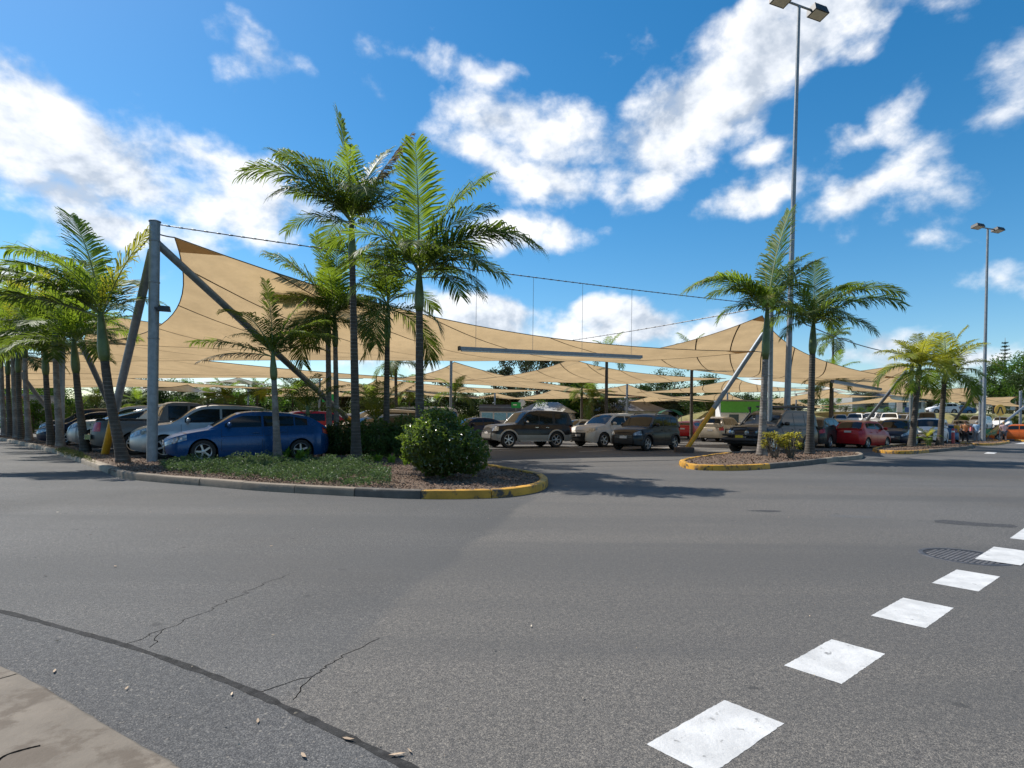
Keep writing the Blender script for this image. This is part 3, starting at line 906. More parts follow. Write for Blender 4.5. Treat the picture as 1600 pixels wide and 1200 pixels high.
# ------------------------------------------------------------------ shade sails, their masts and cables
_p1 = G(237.5, 727)
FR = [Vector((_p1.x, _p1.y, 0)), Vector((11.35, 26.2, 0)), Vector((25.6, 38.2, 0)), Vector((40.6, 51.6, 0)), Vector((55.5, 65.0, 0)), Vector((71, 79, 0))]
BD = [Vector((-9.4, 9.2, 0)), Vector((-8.0, 9.4, 0)), Vector((-7.0, 11.0, 0)), Vector((-7.0, 11.0, 0)), Vector((-7, 11, 0)), Vector((-7, 11, 0))]
TOPZ = [6.45, 6.6, 5.9, 5.3, 5.2, 5.2]
def node(i, j):
    return FR[i] + BD[i] * j
def hasmast(i, j):
    if j == 0 or i == 0: return True
    return j % 2 == 0
def hi_z(i, j):
    if not hasmast(i, j): return 5.1
    return (TOPZ[i] if j == 0 else (6.3 if i < 2 else 5.7)) - 0.55
def lo_z(i, j):
    if not hasmast(i, j): return 5.0
    return 4.35 if i < 3 else 3.9

def coons(c, k, sag):
    """surface over four corners with edges bowed inward by k of their length"""
    cen = sum(c, Vector()) / 4
    def edge(a, b, t):
        p = a.lerp(b, t)
        d = (b - a); L = d.length; d.normalize()
        inn = cen - a.lerp(b, .5); inn -= d * inn.dot(d); inn.z *= 0.3
        inn.normalize()
        return p + inn * (4 * t * (1 - t) * k * L) + Vector((0, 0, -4 * t * (1 - t) * sag))
    def S(u, v):
        a = edge(c[0], c[1], u) * (1 - v) + edge(c[3], c[2], u) * v
        b = edge(c[0], c[3], v) * (1 - u) + edge(c[1], c[2], v) * u
        q = (c[0] * (1 - u) + c[1] * u) * (1 - v) + (c[3] * (1 - u) + c[2] * u) * v
        p = a + b - q
        # tension folds fanning out of the corners
        for (cu, cv) in ((0, 0), (1, 0), (1, 1), (0, 1)):
            du, dv = abs(u - cu), abs(v - cv)
            r = sqrt(du * du + dv * dv)
            if 0.001 < r < .5:
                p.z += .05 * math.exp(-r / .16) * sin(atan2(dv, du) * 16 + cu * 2 + cv) * min(1, r / .05) * min(1, du * 14) * min(1, dv * 14)
        return p
    return S

def sail(c, label, mat=SAIL, k=0.085, sag=0.12, n=26, seams=4, detail=True, group='tan shade sails over the car park'):
    o = empty('shade_sail', (c[0].x, c[0].y, c[0].z))
    off = Vector(c[0])
    S = coons([Vector(q) - off for q in c], k, sag)
    m = MB(); m.grid(lambda u, v: S(u, v), n, n)
    m.build('fabric', mat, o, smooth=True)
    # hem with the edge cable in it
    for e in ((lambda t: S(t, 0)), (lambda t: S(1, t)), (lambda t: S(t, 1)), (lambda t: S(0, t))):
        m = MB(); m.tube([e(i / 18) for i in range(19)], 0.016 if detail else 0.024, 6)
        m.build('hem', SEAM, o, smooth=True)
    for s in range(seams):
        # panels run along the diagonal between the high corners
        cc = -0.72 + 1.44 * (s + .5) / seams
        u0_, u1_ = max(0, cc), min(1, 1 + cc)
        m = MB()
        pts = [S(u0_ + (u1_ - u0_) * i / 20, u0_ + (u1_ - u0_) * i / 20 - cc) for i in range(21)]
        w = 0.036
        A, B = [], []
        for i, p in enumerate(pts):
            uu = u0_ + (u1_ - u0_) * i / 20; vv = uu - cc
            side = S(min(1, uu + .01), max(0, vv - .01)) - S(max(0, uu - .01), min(1, vv + .01)); side.normalize()
            A.append(p + side * w + Vector((0, 0, -.015))); B.append(p - side * w + Vector((0, 0, -.015)))
        nn = len(pts)
        m.add(A + B, [(i, i + 1, nn + i + 1, nn + i) for i in range(nn - 1)])
        m.build('seam', SEAM, o)
    if detail:
        # corner patches of doubled cloth and shackles
        for (u0, v0, du, dv) in ((0, 0, .055, .055), (1, 0, -.055, .055), (0, 1, .055, -.055)):
            m = MB()
            pts = [S(u0, v0), S(u0 + du, v0), S(u0 + du * .5, v0 + dv * .5), S(u0, v0 + dv)]
            m.add([p + Vector((0, 0, -.02)) for p in pts], [(0, 1, 2), (0, 2, 3)])
            m.build('corner_patch', SAILC, o)
    if label:
        tag(o, label, 'shade sail', group)
    return o

def corner(i, j, high, toward):
    p = node(i, j)
    d = (toward - p); d.z = 0; d.normalize()
    return Vector((p.x + d.x * (0.55 if high else 1.0), p.y + d.y * (0.55 if high else 1.0), hi_z(i, j) if high else lo_z(i, j)))

STARTS = ['the corner post', 'the tall lamp post', 'the yellow green palms', 'the red bollard', 'the crossing sign']
ORD = ['first', 'second', 'third', 'fourth', 'fifth']
for i in range(5):
    for j in range(6 if i < 2 else (5 if i == 2 else 4)):
        cen = (node(i, j) + node(i + 1, j) + node(i + 1, j + 1) + node(i, j + 1)) / 4
        c = [corner(i, j, True, cen), corner(i + 1, j, False, cen), corner(i + 1, j + 1, True, cen), corner(i, j + 1, False, cen)]
        if (i, j) == (0, 0):
            lab = 'large tan shade sail rising to the thick grey post beside the blue hatchback'; grp = None
            c[0] = P(273, 371, c[0].y)
            c[1] = P(1181, 549, 25.6)
        elif (i, j) == (1, 0):
            lab = 'tan shade sail whose peak hangs behind the two palms by the tall lamp post'; grp = None
            c[0] = P(1191, 493, 26.5)
        elif (i, j) == (2, 0):
            lab = 'tan shade sail above the red hatchback with its peak at the pale green palm'; grp = None
        elif (i, j) == (0, 1):
            lab = 'tan shade sail above the left row of palms behind the grey strut'; grp = None
        elif (i, j) == (1, 2):
            lab = 'tan shade sail with its peak at the grey mast behind the round shrub'; grp = None
        else:
            lab = 'tan shade sail, %s back from the road behind %s' % (ORD[j] if j < 5 else 'sixth', STARTS[i]); grp = 'further shade sails'
        sail(c, lab, k=.115 if (i, j) == (0, 0) else .085, sag=.42 if (i, j) == (0, 0) else .12, n=44 if j < 1 else (26 if j < 2 else 16), seams=6 if j < 2 else 4, detail=(j < 2), group=grp or 'tan shade sails over the car park')
        if grp is None: pass

# white sails further off
def white_sail(px, pts, label):
    c = [P(*q) for q in pts]
    sail(c, label, SAILW, k=.06, sag=.05, n=14, seams=0, detail=False, group='white shade sails far off')
white_sail(0, [(293, 601, 62), (338, 613, 58), (290, 612, 70), (205, 606, 66)], 'white shade sail behind the silver wagon roof')
white_sail(0, [(372, 590, 66), (425, 601, 62), (372, 600, 74), (318, 597, 68)], 'small white shade sail peak right above the blue hatchback bonnet')
white_sail(0, [(1292, 604, 80), (1332, 613, 74), (1290, 613, 90), (1235, 616, 84)], 'white shade sail corner behind the dark palm trunk')

def mast(i, j, label, r=0.135, struts=(), fit=None, group='steel masts of the shade sails'):
    p = node(i, j)
    h = TOPZ[i] if j == 0 else (6.3 if i < 2 else 5.7)
    o = empty('sail_mast', (p.x, p.y, 0))
    m = MB()
    m.tube([(0, 0, -.05), (0, 0, h * .5), (0, 0, h)], [r, r, r], 20)
    for z in (h * .52, h * .75, h * .92):
        m.lathe([(r + .001, z - .02), (r + .012, z - .012), (r + .012, z + .012), (r + .001, z + .02)], 20)
    m.build('post', GALV, o, auto=40)
    m = MB(); m.lathe([(0.0, .03), (r * .7, .028), (r + .02, .005), (r + .02, -.02)], 20, Matrix.Translation((0, 0, h)))
    m.build('cap', GALV, o, smooth=True)
    m = MB(); m.lathe([(r, 0.02), (r + .16, .02), (r + .16, -.01)], 20)
    m.build('base_plate', GALVD, o)
    for (top, bot, ysplit, rs) in struts:
        t = Vector(top) - p; b = Vector(bot) - p
        m = MB(); sp = b.lerp(t, ysplit)
        m.tube([sp, t], rs, 14); m.build('strut', GALV, o, auto=40)
        m = MB(); m.tube([b - (t - b).normalized() * .05, sp], rs * 1.004, 14); m.build('strut_foot', YELLOW, o, auto=40)
    if fit:
        for (dx, dy, z, s) in fit:
            m = MB(); m.box((dx * .55, dy * .55, z), (abs(dx) * .9 + .05, abs(dy) * .9 + .05, .05)); m.build('bracket', DARKM, o)
            m = MB(); m.box((dx, dy, z - .02), (.30 * s, .20 * s, .13 * s), rz=.4, taper=.85); m.build('floodlight', DARKM if s > .9 else WHITEF, o)
    tag(o, label, 'sail mast', group)
    return o

# the masts with struts seen in the photo
n00, n10, n20, n30, n40 = node(0, 0), node(1, 0), node(2, 0), node(3, 0), node(4, 0)
mast(0, 0, 'thick grey steel post at the corner of the front garden bed', 0.128,
     [(P(238, 392, n00.y + .05), G(163, 714), .255, .11), (P(243, 378, n00.y + .1), Vector((-5.6, 25.6, 0)), .23, .105)], fit=[(.32, -.08, 4.15, 1.0)])
mast(1, 0, 'slim grey steel mast between the ringed palm trunk and the tall lamp post', 0.10,
     [(P(1193, 521, n10.y), G(1070, 706), .37, .105)])
mast(2, 0, 'grey mast with camera beside the pair of yellow green palms', 0.11,
     [(P(1416, 580, n20.y), G(1327, 691), .24, .105)], fit=[(-.32, -.1, 4.1, .8)])
mast(3, 0, 'grey mast beside the man in the pale blue shirt', 0.14,
     [(P(1531, 602, n30.y), G(1473, 683), .24, .12)])
mast(4, 0, 'grey mast at the far right edge of the car park', 0.13,
     [(P(1604, 633, n40.y), P(1541, 681.5, 58), .33, .12)])
mast(0, 1, 'grey sail mast amid the dark left palm trunks', 0.13,
     [(P(97, 470, node(0, 1).y), P(178, 648, 30), .06, .12)])
mast(0, 2, 'grey sail mast far down the left row of palms', 0.13, [(P(18, 565, node(0, 2).y), P(75, 640, 38), .05, .12)])
mast(0, 3, 'grey sail mast at the far left end of the palm row', 0.13)
LABM = {(1, 2): 'grey mast with a white lamp behind the round shrub', (2, 2): 'grey mast behind the dark compact wagon and the red sign'}
for i in range(1, 5):
    for j in (2, 4, 6):
        if (i >= 2 and j > 4) or (i == 4 and j > 2): continue
        mast(i, j, LABM.get((i, j), 'grey mast, %s back among the cars behind %s' % ({2: 'first', 4: 'second', 6: 'third'}[j], STARTS[i])), 0.105,
             fit=[(-.18, -.22, 3.8, .7)], group='steel masts of the shade sails' if (i, j) in LABM else 'further sail masts')
# concrete footing under the strut of the second mast
g = G(1069, 707)
m = MB(); m.lathe([(0.42, 0.0), (0.43, 0.20), (0.40, 0.235), (0.05, 0.24)], 18, Matrix.Translation((g.x, g.y, 0)))
tag(m.build('strut_footing', simple('dark_concrete_block', (.10, .07, .055), .9, var=.3, bump=.5), auto=40), 'low dark concrete footing under the leaning yellow strut', 'footing')

def cable(a, b, sag, label, r=0.022, beads=0.0, hang=()):
    a, b = Vector(a), Vector(b)
    def at(t): return a.lerp(b, t) - Vector((0, 0, 4 * t * (1 - t) * sag))
    o = empty('stay_cable', a)
    m = MB(); m.tube([at(i / 24) - a for i in range(25)], r, 6)
    if beads:
        L = (b - a).length; nb = int(L / beads)
        for k in range(1, nb):
            q = at(k / nb) - a; t = (b - a).normalized()
            m.tube([q - t * .05, q + t * .05], r * 1.4, 6)
    m.build('rope', CABLE, o, smooth=True)
    for (t, z) in hang:
        q = at(t)
        m = MB(); m.tube([q - a, Vector((q.x, q.y, z)) - a], 0.007, 5); m.build('hanger_wire', CABLE, o)
    tag(o, label, 'cable')
    return at
def tparam(px):
    k = (px - CX) / FPX
    a, b = n00, n10
    return (k * a.y - a.x) / ((b.x - a.x) - k * (b.y - a.y))
ta, tb = tparam(717), tparam(1001)
at = cable(Vector((n00.x, n00.y, 6.38)), Vector((n10.x, n10.y, 6.52)), 0.12, 'long beaded stay cable from the corner post across the sky to the second mast', 0.015, 0.30,
           [(tparam(742), 3.75), (tparam(831), 3.75), (tparam(908), 3.75), (tparam(985), 3.75)])
cable(Vector((n10.x, n10.y, 6.45)), Vector((n20.x, n20.y, 5.85)), 0.45, 'stay cable sagging from the lamp post palms to the yellow green palms', 0.025)
cable(Vector((n10.x, n10.y, 6.5)), P(760, 548, 46), 0.2, 'pale stay cable running back from the second mast', 0.022, 0.6)
cable(Vector((n00.x, n00.y, 6.2)), Vector((node(0, 1).x, node(0, 1).y, 6.3)), 0.5, 'stay cable from the corner post down to the left palm row', 0.02, .5)
cable(Vector((n00.x, n00.y, 6.15)), P(273, 371, n00.y + .5), 0.02, 'short tie cable holding the corner of the large sail', 0.018)
cable(P(1181, 549, 25.6), Vector((n10.x, n10.y, 4.4)), 0.0, 'short tie cable at the low corner of the large sail', 0.018)
def batten(a, b, label):
    a, b = Vector(a), Vector(b)
    o = empty('hanging_light_tube', a)
    d = (b - a); L = d.length; d.normalize()
    M = d.to_track_quat('X', 'Z').to_matrix()
    m = MB(); m.box(d * (L / 2), (L, .15, .11), mat=M); m.build('channel', GALVD, o)
    m = MB(); m.box(d * (L / 2) + Vector((0, 0, -.075)), (L * .985, .09, .04), mat=M); m.build('diffuser', WHITEF, o)
    m = MB(); m.box(Vector((0, 0, 0)) - d * .02, (.04, .17, .14), mat=M); m.build('end_cap', DARKM, o)
    tag(o, label, 'light fitting')
pa, pb = n00.lerp(n10, ta), n00.lerp(n10, tb)
batten((pa.x, pa.y, 3.66), (pb.x, pb.y, 3.82), 'long grey light tube hanging under the front edge of the large sail')
batten(P(1301, 595.5, 30), P(1376, 608, 34), 'short grey light tube hanging under the sail by the right palms')
batten(P(1500, 628, 62), P(1548, 633, 66), 'pale light tube hanging under the far right sail')
batten(P(635, 0 + 610, 54), P(748, 620, 58), 'pale light tube seen far off behind the round shrub')

# ------------------------------------------------------------------ lamp posts
def lamp_post(base, top, label, r0, r1, box, turn, flat=.42):
    o = empty('lamp_post', base)
    t = Vector(top) - Vector(base)
    m = MB()
    m.tube([Vector((0, 0, -.1)), t * .08, t * .45, t], [r0, r0 * .97, (r0 + r1) / 2, r1], 8)
    m.build('pole', GALVD, o)
    m = MB(); m.box((0, 0, .03), (r0 * 3.2, r0 * 3.2, .06)); m.build('base_plate', GALVD, o)
    for zz in (.35, 1.9):
        m = MB(); m.box((0, -r0 * .9, zz + .3), (r0 * .7, .04, .5)); m.build('service_hatch', GALV, o)
    ax = Vector((cos(turn), sin(turn), 0))
    arm = box * 1.35
    m = MB(); m.tube([t - ax * arm, t + ax * arm], .05, 8); m.build('cross_arm', GALVD, o)
    for s in (-1, 1):
        M = Euler((radians(-12), 0, turn)).to_matrix()
        c = t + ax * (s * (arm * .98)) + Vector((0, 0, .03))
        h = MB(); h.box(c, (box, box * .62, box * flat), mat=M, taper=.86)
        ho = h.build('lamp_head', DARKM, o)
        for q in range(4):
            f = MB(); f.box(c + M @ Vector((-box * .36 + q * box * .24, 0, box * flat * .52)), (.03, box * .5, .06), mat=M); f.build('cooling_fin', DARKM, ho)
        f = MB(); f.box(c + M @ Vector((0, 0, -box * flat * .512)), (box * .86, box * .5, .02), mat=M)
        f.build('lens', simple('lamp_glass', (.55, .55, .5), .2, var=.1), ho)
    tag(o, label, 'lamp post')
b = G(1228, 704)
lamp_post(b, P(1248.5, 9, b.y), 'very tall grey lamp post between the two near palms, twin floodlights on top', .165, .08, .92, radians(22))
b = G(1536, 692)
lamp_post(b, P(1543.5, 357, b.y), 'tall grey lamp post against the sky at the right edge', .15, .075, .90, radians(20), .25)

# ------------------------------------------------------------------ palms
def frond_mesh(L, e0, droop, seed, nl=46, dead=False, mat=None, curl=0.0):
    """one frond growing from the origin toward +X, first rising at e0 then bending over by droop (radians)"""
    rnd = random.Random(seed)
    n = 18
    pts, tans = [Vector((0, 0, 0))], []
    for i in range(n):
        t = (i + .5) / n
        a = e0 - droop * (t ** 1.5)
        yaw = curl * t
        d = Vector((cos(a) * cos(yaw), cos(a) * sin(yaw), sin(a)))
        tans.append(d)
        pts.append(pts[-1] + d * (L / n))
    tans.append(tans[-1])
    m = MB()
    m.tube(pts, [max(.004, .028 * (1 - i / n) ** .8 * (L / 3)) for i in range(n + 1)], 5, mi=1)
    def at(t):
        k = min(n - 1e-4, t * n); i = int(k); f = k - i
        return pts[i].lerp(pts[i + 1], f), tans[i].lerp(tans[min(i + 1, n)], f).normalized()
    for k in range(nl):
        t = .10 + .89 * (k + .5) / nl
        p, tg = at(t)
        side0 = tg.cross(Vector((0, 0, 1)))
        if side0.length < .05: side0 = Vector((0, -1, 0))
        side0.normalize()
        upv = side0.cross(tg).normalized()
        ll = L * (.37 if not dead else .20) * (sin(pi * (.12 + .80 * t)) ** .55) * (1.0 - .25 * t)
        for s in (-1, 1):
            if dead and rnd.random() < .25: continue
            l = ll * rnd.uniform(.82, 1.12)
            fw = (.50 + .70 * t) * rnd.uniform(.85, 1.15)
            lift = rnd.uniform(.05, .50) * (1 - t * .6) * (-.6 if dead else 1)
            d = (side0 * s + tg * fw + upv * lift).normalized()
            w = .0175 * (L / 3) * rnd.uniform(.75, 1.25) + .004
            wn = tg.cross(d).cross(d)
            wn = (tg - d * tg.dot(d)).normalized() * w
            twist = upv * (w * rnd.uniform(-.5, .5))
            g = Vector((0, 0, -1))
            p1 = p + d * (l * .45) + g * (l * .04)
            p2 = p + d * (l * .8) + g * (l * rnd.uniform(.07, .24))
            p3 = p + d * (l * .98) + g * (l * rnd.uniform(.18, .52))
            m.add([p - wn * .5, p + wn * .5, p1 - wn + twist, p1 + wn - twist, p2 - wn * .8, p2 + wn * .8, p3], [(0, 1, 3, 2), (2, 3, 5, 4), (4, 5, 6)])
    return m.mesh('frond', [mat or FROND, RACH])

def palm(label, base, top, fronds, shaft=0.9, rb=.17, rt=.10, tm=None, lm=None, bend=0.0, group=None, seed=0, spear=True, crownz=0.0, name='palm_tree', deadhang=0):
    """fronds: list of (azimuth deg [0 right, 90 away, 180 left, 270 near], rise deg, length, droop deg[, material])"""
    base, top = Vector(base), Vector(top)
    o = empty(name, base)
    rnd = random.Random(seed)
    t = top - base
    H = t.length
    def path(k):
        b = Vector((bend * sin(pi * k), 0, 0))
        # trunks start upright and lean over higher up, or the other way round
        return t * k + b
    ks = (H - shaft) / H
    n = max(10, int((H * ks) / .085))
    pts, rad = [], []
    for i in range(n + 1):
        k = ks * i / n
        flare = .5 * math.exp(-k * H / .35)
        pts.append(path(k)); rad.append((rb + (rt - rb) * (k / ks)) * (1 + flare) * (1.02 if i % 2 else .99))
    pts[0] -= Vector((0, 0, .08))
    m = MB(); m.tube(pts, rad, 12); m.build('trunk', tm or TRUNK, o, smooth=True)
    pts = [path(ks + (1 - ks) * i / 8) for i in range(9)]
    rad = [rt * q for q in (1.0, 1.32, 1.40, 1.32, 1.18, 1.02, .86, .7, .5)]
    m = MB(); m.tube(pts, rad, 12); m.build('crownshaft', SHAFT, o, smooth=True)
    for q, fr in enumerate(fronds):
        a, e, L, dr = fr[:4]
        mt = fr[4] if len(fr) > 4 else (lm or FROND)
        me = frond_mesh(L, radians(e), radians(dr), seed * 100 + q, nl=max(34, int(23 * L)), dead=(mt is FRONDD), mat=mt, curl=rnd.uniform(-.25, .25))
        f = inst('frond', me, o, loc=t - t.normalized() * (rnd.uniform(0.02, .22) + (.12 if e < 30 else 0)), rot=(0, 0, radians(a)))
        if mt is FRONDD and False: f['label'] = 'dry brown dead frond'
    if spear:
        m = MB(); tip = Vector((rnd.uniform(-.1, .1), rnd.uniform(-.1, .1), rnd.uniform(.7, 1.1) * fronds[0][2] * .35))
        m.tube([t, t + tip * .5, t + tip], [.03, .02, .004], 5); m.build('spear_leaf', FRONDY, o, smooth=True)
    tag(o, label, 'palm tree', group)
    return o

def auto_fronds(n, L, seed, emax=78, emin=5, mats=None, dk=1.0):
    rnd = random.Random(seed)
    out = []
    for i in range(n):
        k = i / (n - 1)
        e = emax - (emax - emin) * k ** .9 + rnd.uniform(-7, 7)
        a = 137.5 * i + rnd.uniform(-18, 18) + seed * 40
        mt = (FRONDB if k < .4 else FROND) if mats is None else mats[min(len(mats) - 1, int(k * len(mats)))]
        out.append((a, e, L * rnd.uniform(.82, 1.12), (38 + 62 * k + rnd.uniform(-10, 16)) * dk, mt))
    return out

def at_base(px, py): return G(px, py, 0.08)
def up(px, py, b): return P(px, py, b.y)

Y_, B_, D_ = FRONDY, FRONDB, FRONDD
# --- the clump on the front island
b = at_base(557, 721)
palm('tallest palm with dark slim trunk in the middle of the front clump', b, up(549, 338, b),
     [(176, 87, 3.15, 12, B_), (40, 74, 2.79, 28), (8, 62, 3.15, 12, D_), (182, 56, 3.06, 38), (200, 50, 3.24, 78), (232, 34, 2.52, 82), (65, 66, 2.79, 38),
      (292, 30, 2.52, 85), (150, 52, 2.52, 60), (100, 50, 2.61, 60), (330, 42, 2.16, 70), (250, 58, 2.07, 70), (30, 40, 2.16, 80), (190, 20, 1.98, 70), (15, 50, 2.34, 70), (350, 15, 1.80, 80), (215, 62, 2.52, 60), (130, 25, 2.16, 80), (275, 70, 2.16, 50, B_)],
     shaft=1.35, rb=.135, rt=.085, tm=TRUNKD, seed=11)
b = at_base(656, 737)
palm('palm with a broad bright upright frond and bushy crown above the round shrub', b, up(655, 416, b),
     [(268, 84, 2.83, 16, B_), (14, 71, 2.91, 40, B_), (2, 52, 2.53, 85), (345, 42, 3.14, 82), (310, 28, 2.38, 78), (12, 8, 1.61, 50), (196, 54, 2.45, 108, B_),
      (165, 62, 2.30, 50), (205, 12, 1.76, 75), (92, 48, 2.30, 60), (50, 50, 2.30, 62), (130, 40, 2.15, 65), (280, 48, 1.68, 95), (350, 62, 2.30, 62), (180, 34, 1.99, 80), (25, 30, 2.30, 75), (230, 35, 1.84, 85), (330, 12, 1.84, 70), (60, 25, 1.99, 80)],
     shaft=1.05, rb=.115, rt=.08, tm=TRUNKD, seed=12)
b = at_base(434, 719)
palm('short palm standing before the blue hatchback door', b, up(426, 548, b),
     [(172, 88, 2.2, 12), (20, 76, 1.9, 30), (155, 58, 2.6, 62, B_), (190, 22, 2.3, 30), (205, 8, 2.0, 40, D_), (5, 38, 1.9, 55), (335, 52, 1.5, 70), (85, 62, 1.9, 50), (30, 55, 1.9, 50), (240, 55, 1.4, 80), (120, 45, 1.9, 60), (60, 30, 2.0, 45)],
     shaft=.85, rb=.105, rt=.075, seed=13)
b = at_base(487, 714)
palm('small juvenile palm leaning over the rear of the blue hatchback', b, up(480, 632, b),
     [(170, 45, 2.0, 75, Y_), (15, 52, 1.5, 40), (150, 62, 1.7, 65), (40, 58, 1.5, 60), (200, 20, 1.6, 50), (350, 25, 1.3, 60), (90, 70, 1.4, 40), (260, 55, 1.0, 70), (10, 72, 1.3, 40)],
     shaft=.35, rb=.06, rt=.045, seed=14)
b = at_base(515, 709)
palm('slender palm, left one of the twin trunks by the yellow strut', b, up(512, 487, b), auto_fronds(10, 2.5, 15, 84, 5), shaft=1.1, rb=.105, rt=.085, seed=15)
b = at_base(527, 712)
palm('slender palm, right one of the twin trunks by the yellow strut', b, up(523, 490, b),
     [(100, 86, 2.8, 14, B_), (200, 62, 2.9, 50), (160, 48, 2.6, 75, B_)] + auto_fronds(8, 2.3, 16, 60, 0), shaft=1.1, rb=.10, rt=.075, seed=16)
b = at_base(603, 713)
palm('slim palm between the tallest palm and the round shrub', b, up(606, 470, b), auto_fronds(12, 2.5, 17, 80, -5), shaft=1.3, rb=.115, rt=.08, tm=TRUNKD, seed=17)
b = at_base(588, 707)
palm('low juvenile palm with arching stalks behind the trunks of the front clump', b, up(588, 652, b),
     [(170, 60, 1.7, 50), (10, 55, 1.9, 30, D_), (40, 70, 1.8, 40), (140, 66, 1.9, 50), (350, 45, 1.4, 60), (200, 40, 1.4, 60), (90, 72, 1.9, 40), (260, 60, 1.3, 60)], shaft=.3, rb=.06, rt=.045, seed=18)
# --- left row along the kerb
b = at_base(193, 723)
palm('leaning palm with dark trunk nearest the corner post on the left', b, up(157, 485, b),
     [(170, 80, 3.0, 30, B_), (20, 72, 2.7, 18, Y_), (178, 52, 3.2, 62, B_), (192, 38, 3.4, 55, B_), (200, 20, 3.2, 40), (150, 60, 3.0, 55, B_), (225, 35, 2.6, 70), (245, 62, 2.2, 70, B_),
      (330, 25, 1.5, 60), (100, 55, 2.8, 60), (60, 45, 1.8, 60), (280, 45, 1.4, 80), (185, 62, 3.0, 72, B_)],
     shaft=1.35, rb=.125, rt=.10, tm=TRUNKD, seed=21, bend=-.10)
ROW = [((134, 706), (115, 528), 'second palm of the left row, by the grey utility tail lamp'), ((95, 698), (86, 505), 'third palm of the left row, beside the sail mast'),
       ((81, 696), (70, 540), 'fourth palm of the left row, darker and closer to its neighbour'), ((46, 689), (38, 520), 'fifth palm of the left row with a thick pale trunk'),
       ((34, 686.5), (28, 545), 'sixth palm of the left row'), ((26, 684.5), (20, 520), 'seventh palm of the left row'), ((17, 683), (12, 552), 'eighth palm of the left row'),
       ((7, 681), (2, 530), 'ninth palm of the left row at the picture edge'), ((-25, 679), (-35, 530), 'palm just beyond the left picture edge'), ((-70, 676), (-85, 520), 'second palm beyond the left picture edge')]
for q, (bp, tp, lab) in enumerate(ROW):
    b = at_base(*bp)
    palm(lab, b, up(*tp, b), auto_fronds(15, 2.5 + .2 * (q % 3), 30 + q, 84, 16, [Y_, B_, B_, FROND] if q % 2 else [B_, B_, B_, FROND], .72), shaft=1.2, rb=.125, rt=.095, tm=TRUNK if q % 2 else TRUNKD, seed=30 + q,
         bend=-.05, group='palms in the left row')
# --- second island
b = at_base(1190, 713)
palm('palm with a ringed pale trunk left of the tall lamp post', b, up(1199, 478, b),
     [(12, 82, 3.8, 14, B_), (24, 70, 3.0, 45, B_), (178, 62, 2.9, 95, B_), (188, 46, 3.5, 88, B_), (8, 55, 3.0, 30), (215, 35, 1.8, 95), (330, 42, 1.9, 110), (270, 62, 1.6, 130, B_), (95, 60, 2.4, 80), (140, 52, 2.5, 80), (30, 30, 2.0, 95), (345, 66, 2.0, 100), (60, 45, 2.4, 85), (200, 62, 2.2, 110), (290, 30, 1.4, 100), (160, 30, 2.0, 95), (245, 50, 1.7, 120, B_)],
     shaft=2.0, rb=.15, rt=.105, tm=TRUNK, seed=41)
b = at_base(1265, 711)
palm('palm with a black trunk right of the tall lamp post', b, up(1271, 500, b),
     [(60, 80, 2.8, 30, B_), (352, 52, 3.6, 85), (338, 40, 3.3, 70, B_), (20, 62, 3.1, 75, B_), (172, 72, 2.9, 55), (195, 42, 2.1, 105), (240, 32, 1.8, 100), (300, 36, 1.9, 110, B_), (8, 74, 2.7, 85, B_), (160, 52, 2.3, 80), (100, 55, 2.6, 80), (200, 10, 1.7, 80), (270, 25, 1.6, 100), (350, 18, 2.4, 70), (320, 60, 2.2, 110, B_), (40, 40, 2.6, 85), (280, 55, 1.8, 120), (130, 35, 2.2, 90)],
     shaft=1.35, rb=.15, rt=.105, tm=TRUNKD, seed=42)
# --- third island
b = at_base(1424, 699)
palm('yellow green palm left of the pair before the navy car', b, up(1437, 570, b), auto_fronds(19, 2.4, 43, 84, 0, [Y_, Y_, Y_, B_]), shaft=.8, rb=.17, rt=.12, tm=TRUNKD, seed=43, lm=Y_)
b = at_base(1468, 697)
palm('yellow green palm right of the pair near the red bollard', b, up(1477, 580, b), auto_fronds(20, 2.7, 44, 84, -5, [Y_, Y_, B_]), shaft=.8, rb=.17, rt=.12, tm=TRUNKD, seed=44, lm=Y_)
b = at_base(1449, 699)
palm('waist high juvenile palm between the two yellow green palms', b, up(1449, 683, b), auto_fronds(8, 1.0, 45, 80, 25, [Y_, D_, B_]), shaft=.15, rb=.05, rt=.04, seed=45)
# --- palms further back, above and below the sails
BACK = [((620, 660), (618, 562), 44, 2.6), ((1297, 668), (1299, 590), 48, 2.4), ((927, 665), (925, 622), 60, 2.6), ((580, 668), (580, 622), 58, 2.6), ((700, 672), (712, 612), 48, 2.0), ((909, 668), (909, 605), 52, 1.8),
        ((325, 664), (325, 621), 72, 2.8), ((215, 664), (214, 628), 80, 2.8), ((350, 666), (352, 620), 66, 2.8), ((402, 664), (402, 612), 66, 3.0), ((150, 664), (152, 618), 74, 3.0), ((1300, 655), (1302, 528), 66, 2.8), ((640, 664), (640, 610), 70, 2.8), ((457, 664), (457, 618), 70, 2.8)]
BLAB = ['palm crown standing above the sails left of the grey mast behind the round shrub', 'slim pale palm right beside the black palm trunk by the lamp post', 'far palm above the pearl white wagon', 'far palm left of the tallest palm trunk',
        'low palm crown right behind the round shrub', 'far palm just left of the pearl wagon palm', 'far palm below the white sail behind the silver wagon', 'small far palm against the sky left of the corner post', 'far palm right of the white sail',
        'far palm above the blue hatchback bonnet', 'far palm behind the white canopy utility', 'palm crown above the sails between the black trunk palm and the pair', 'far palm left of the shrub mast', 'far palm above the rear of the blue hatchback']
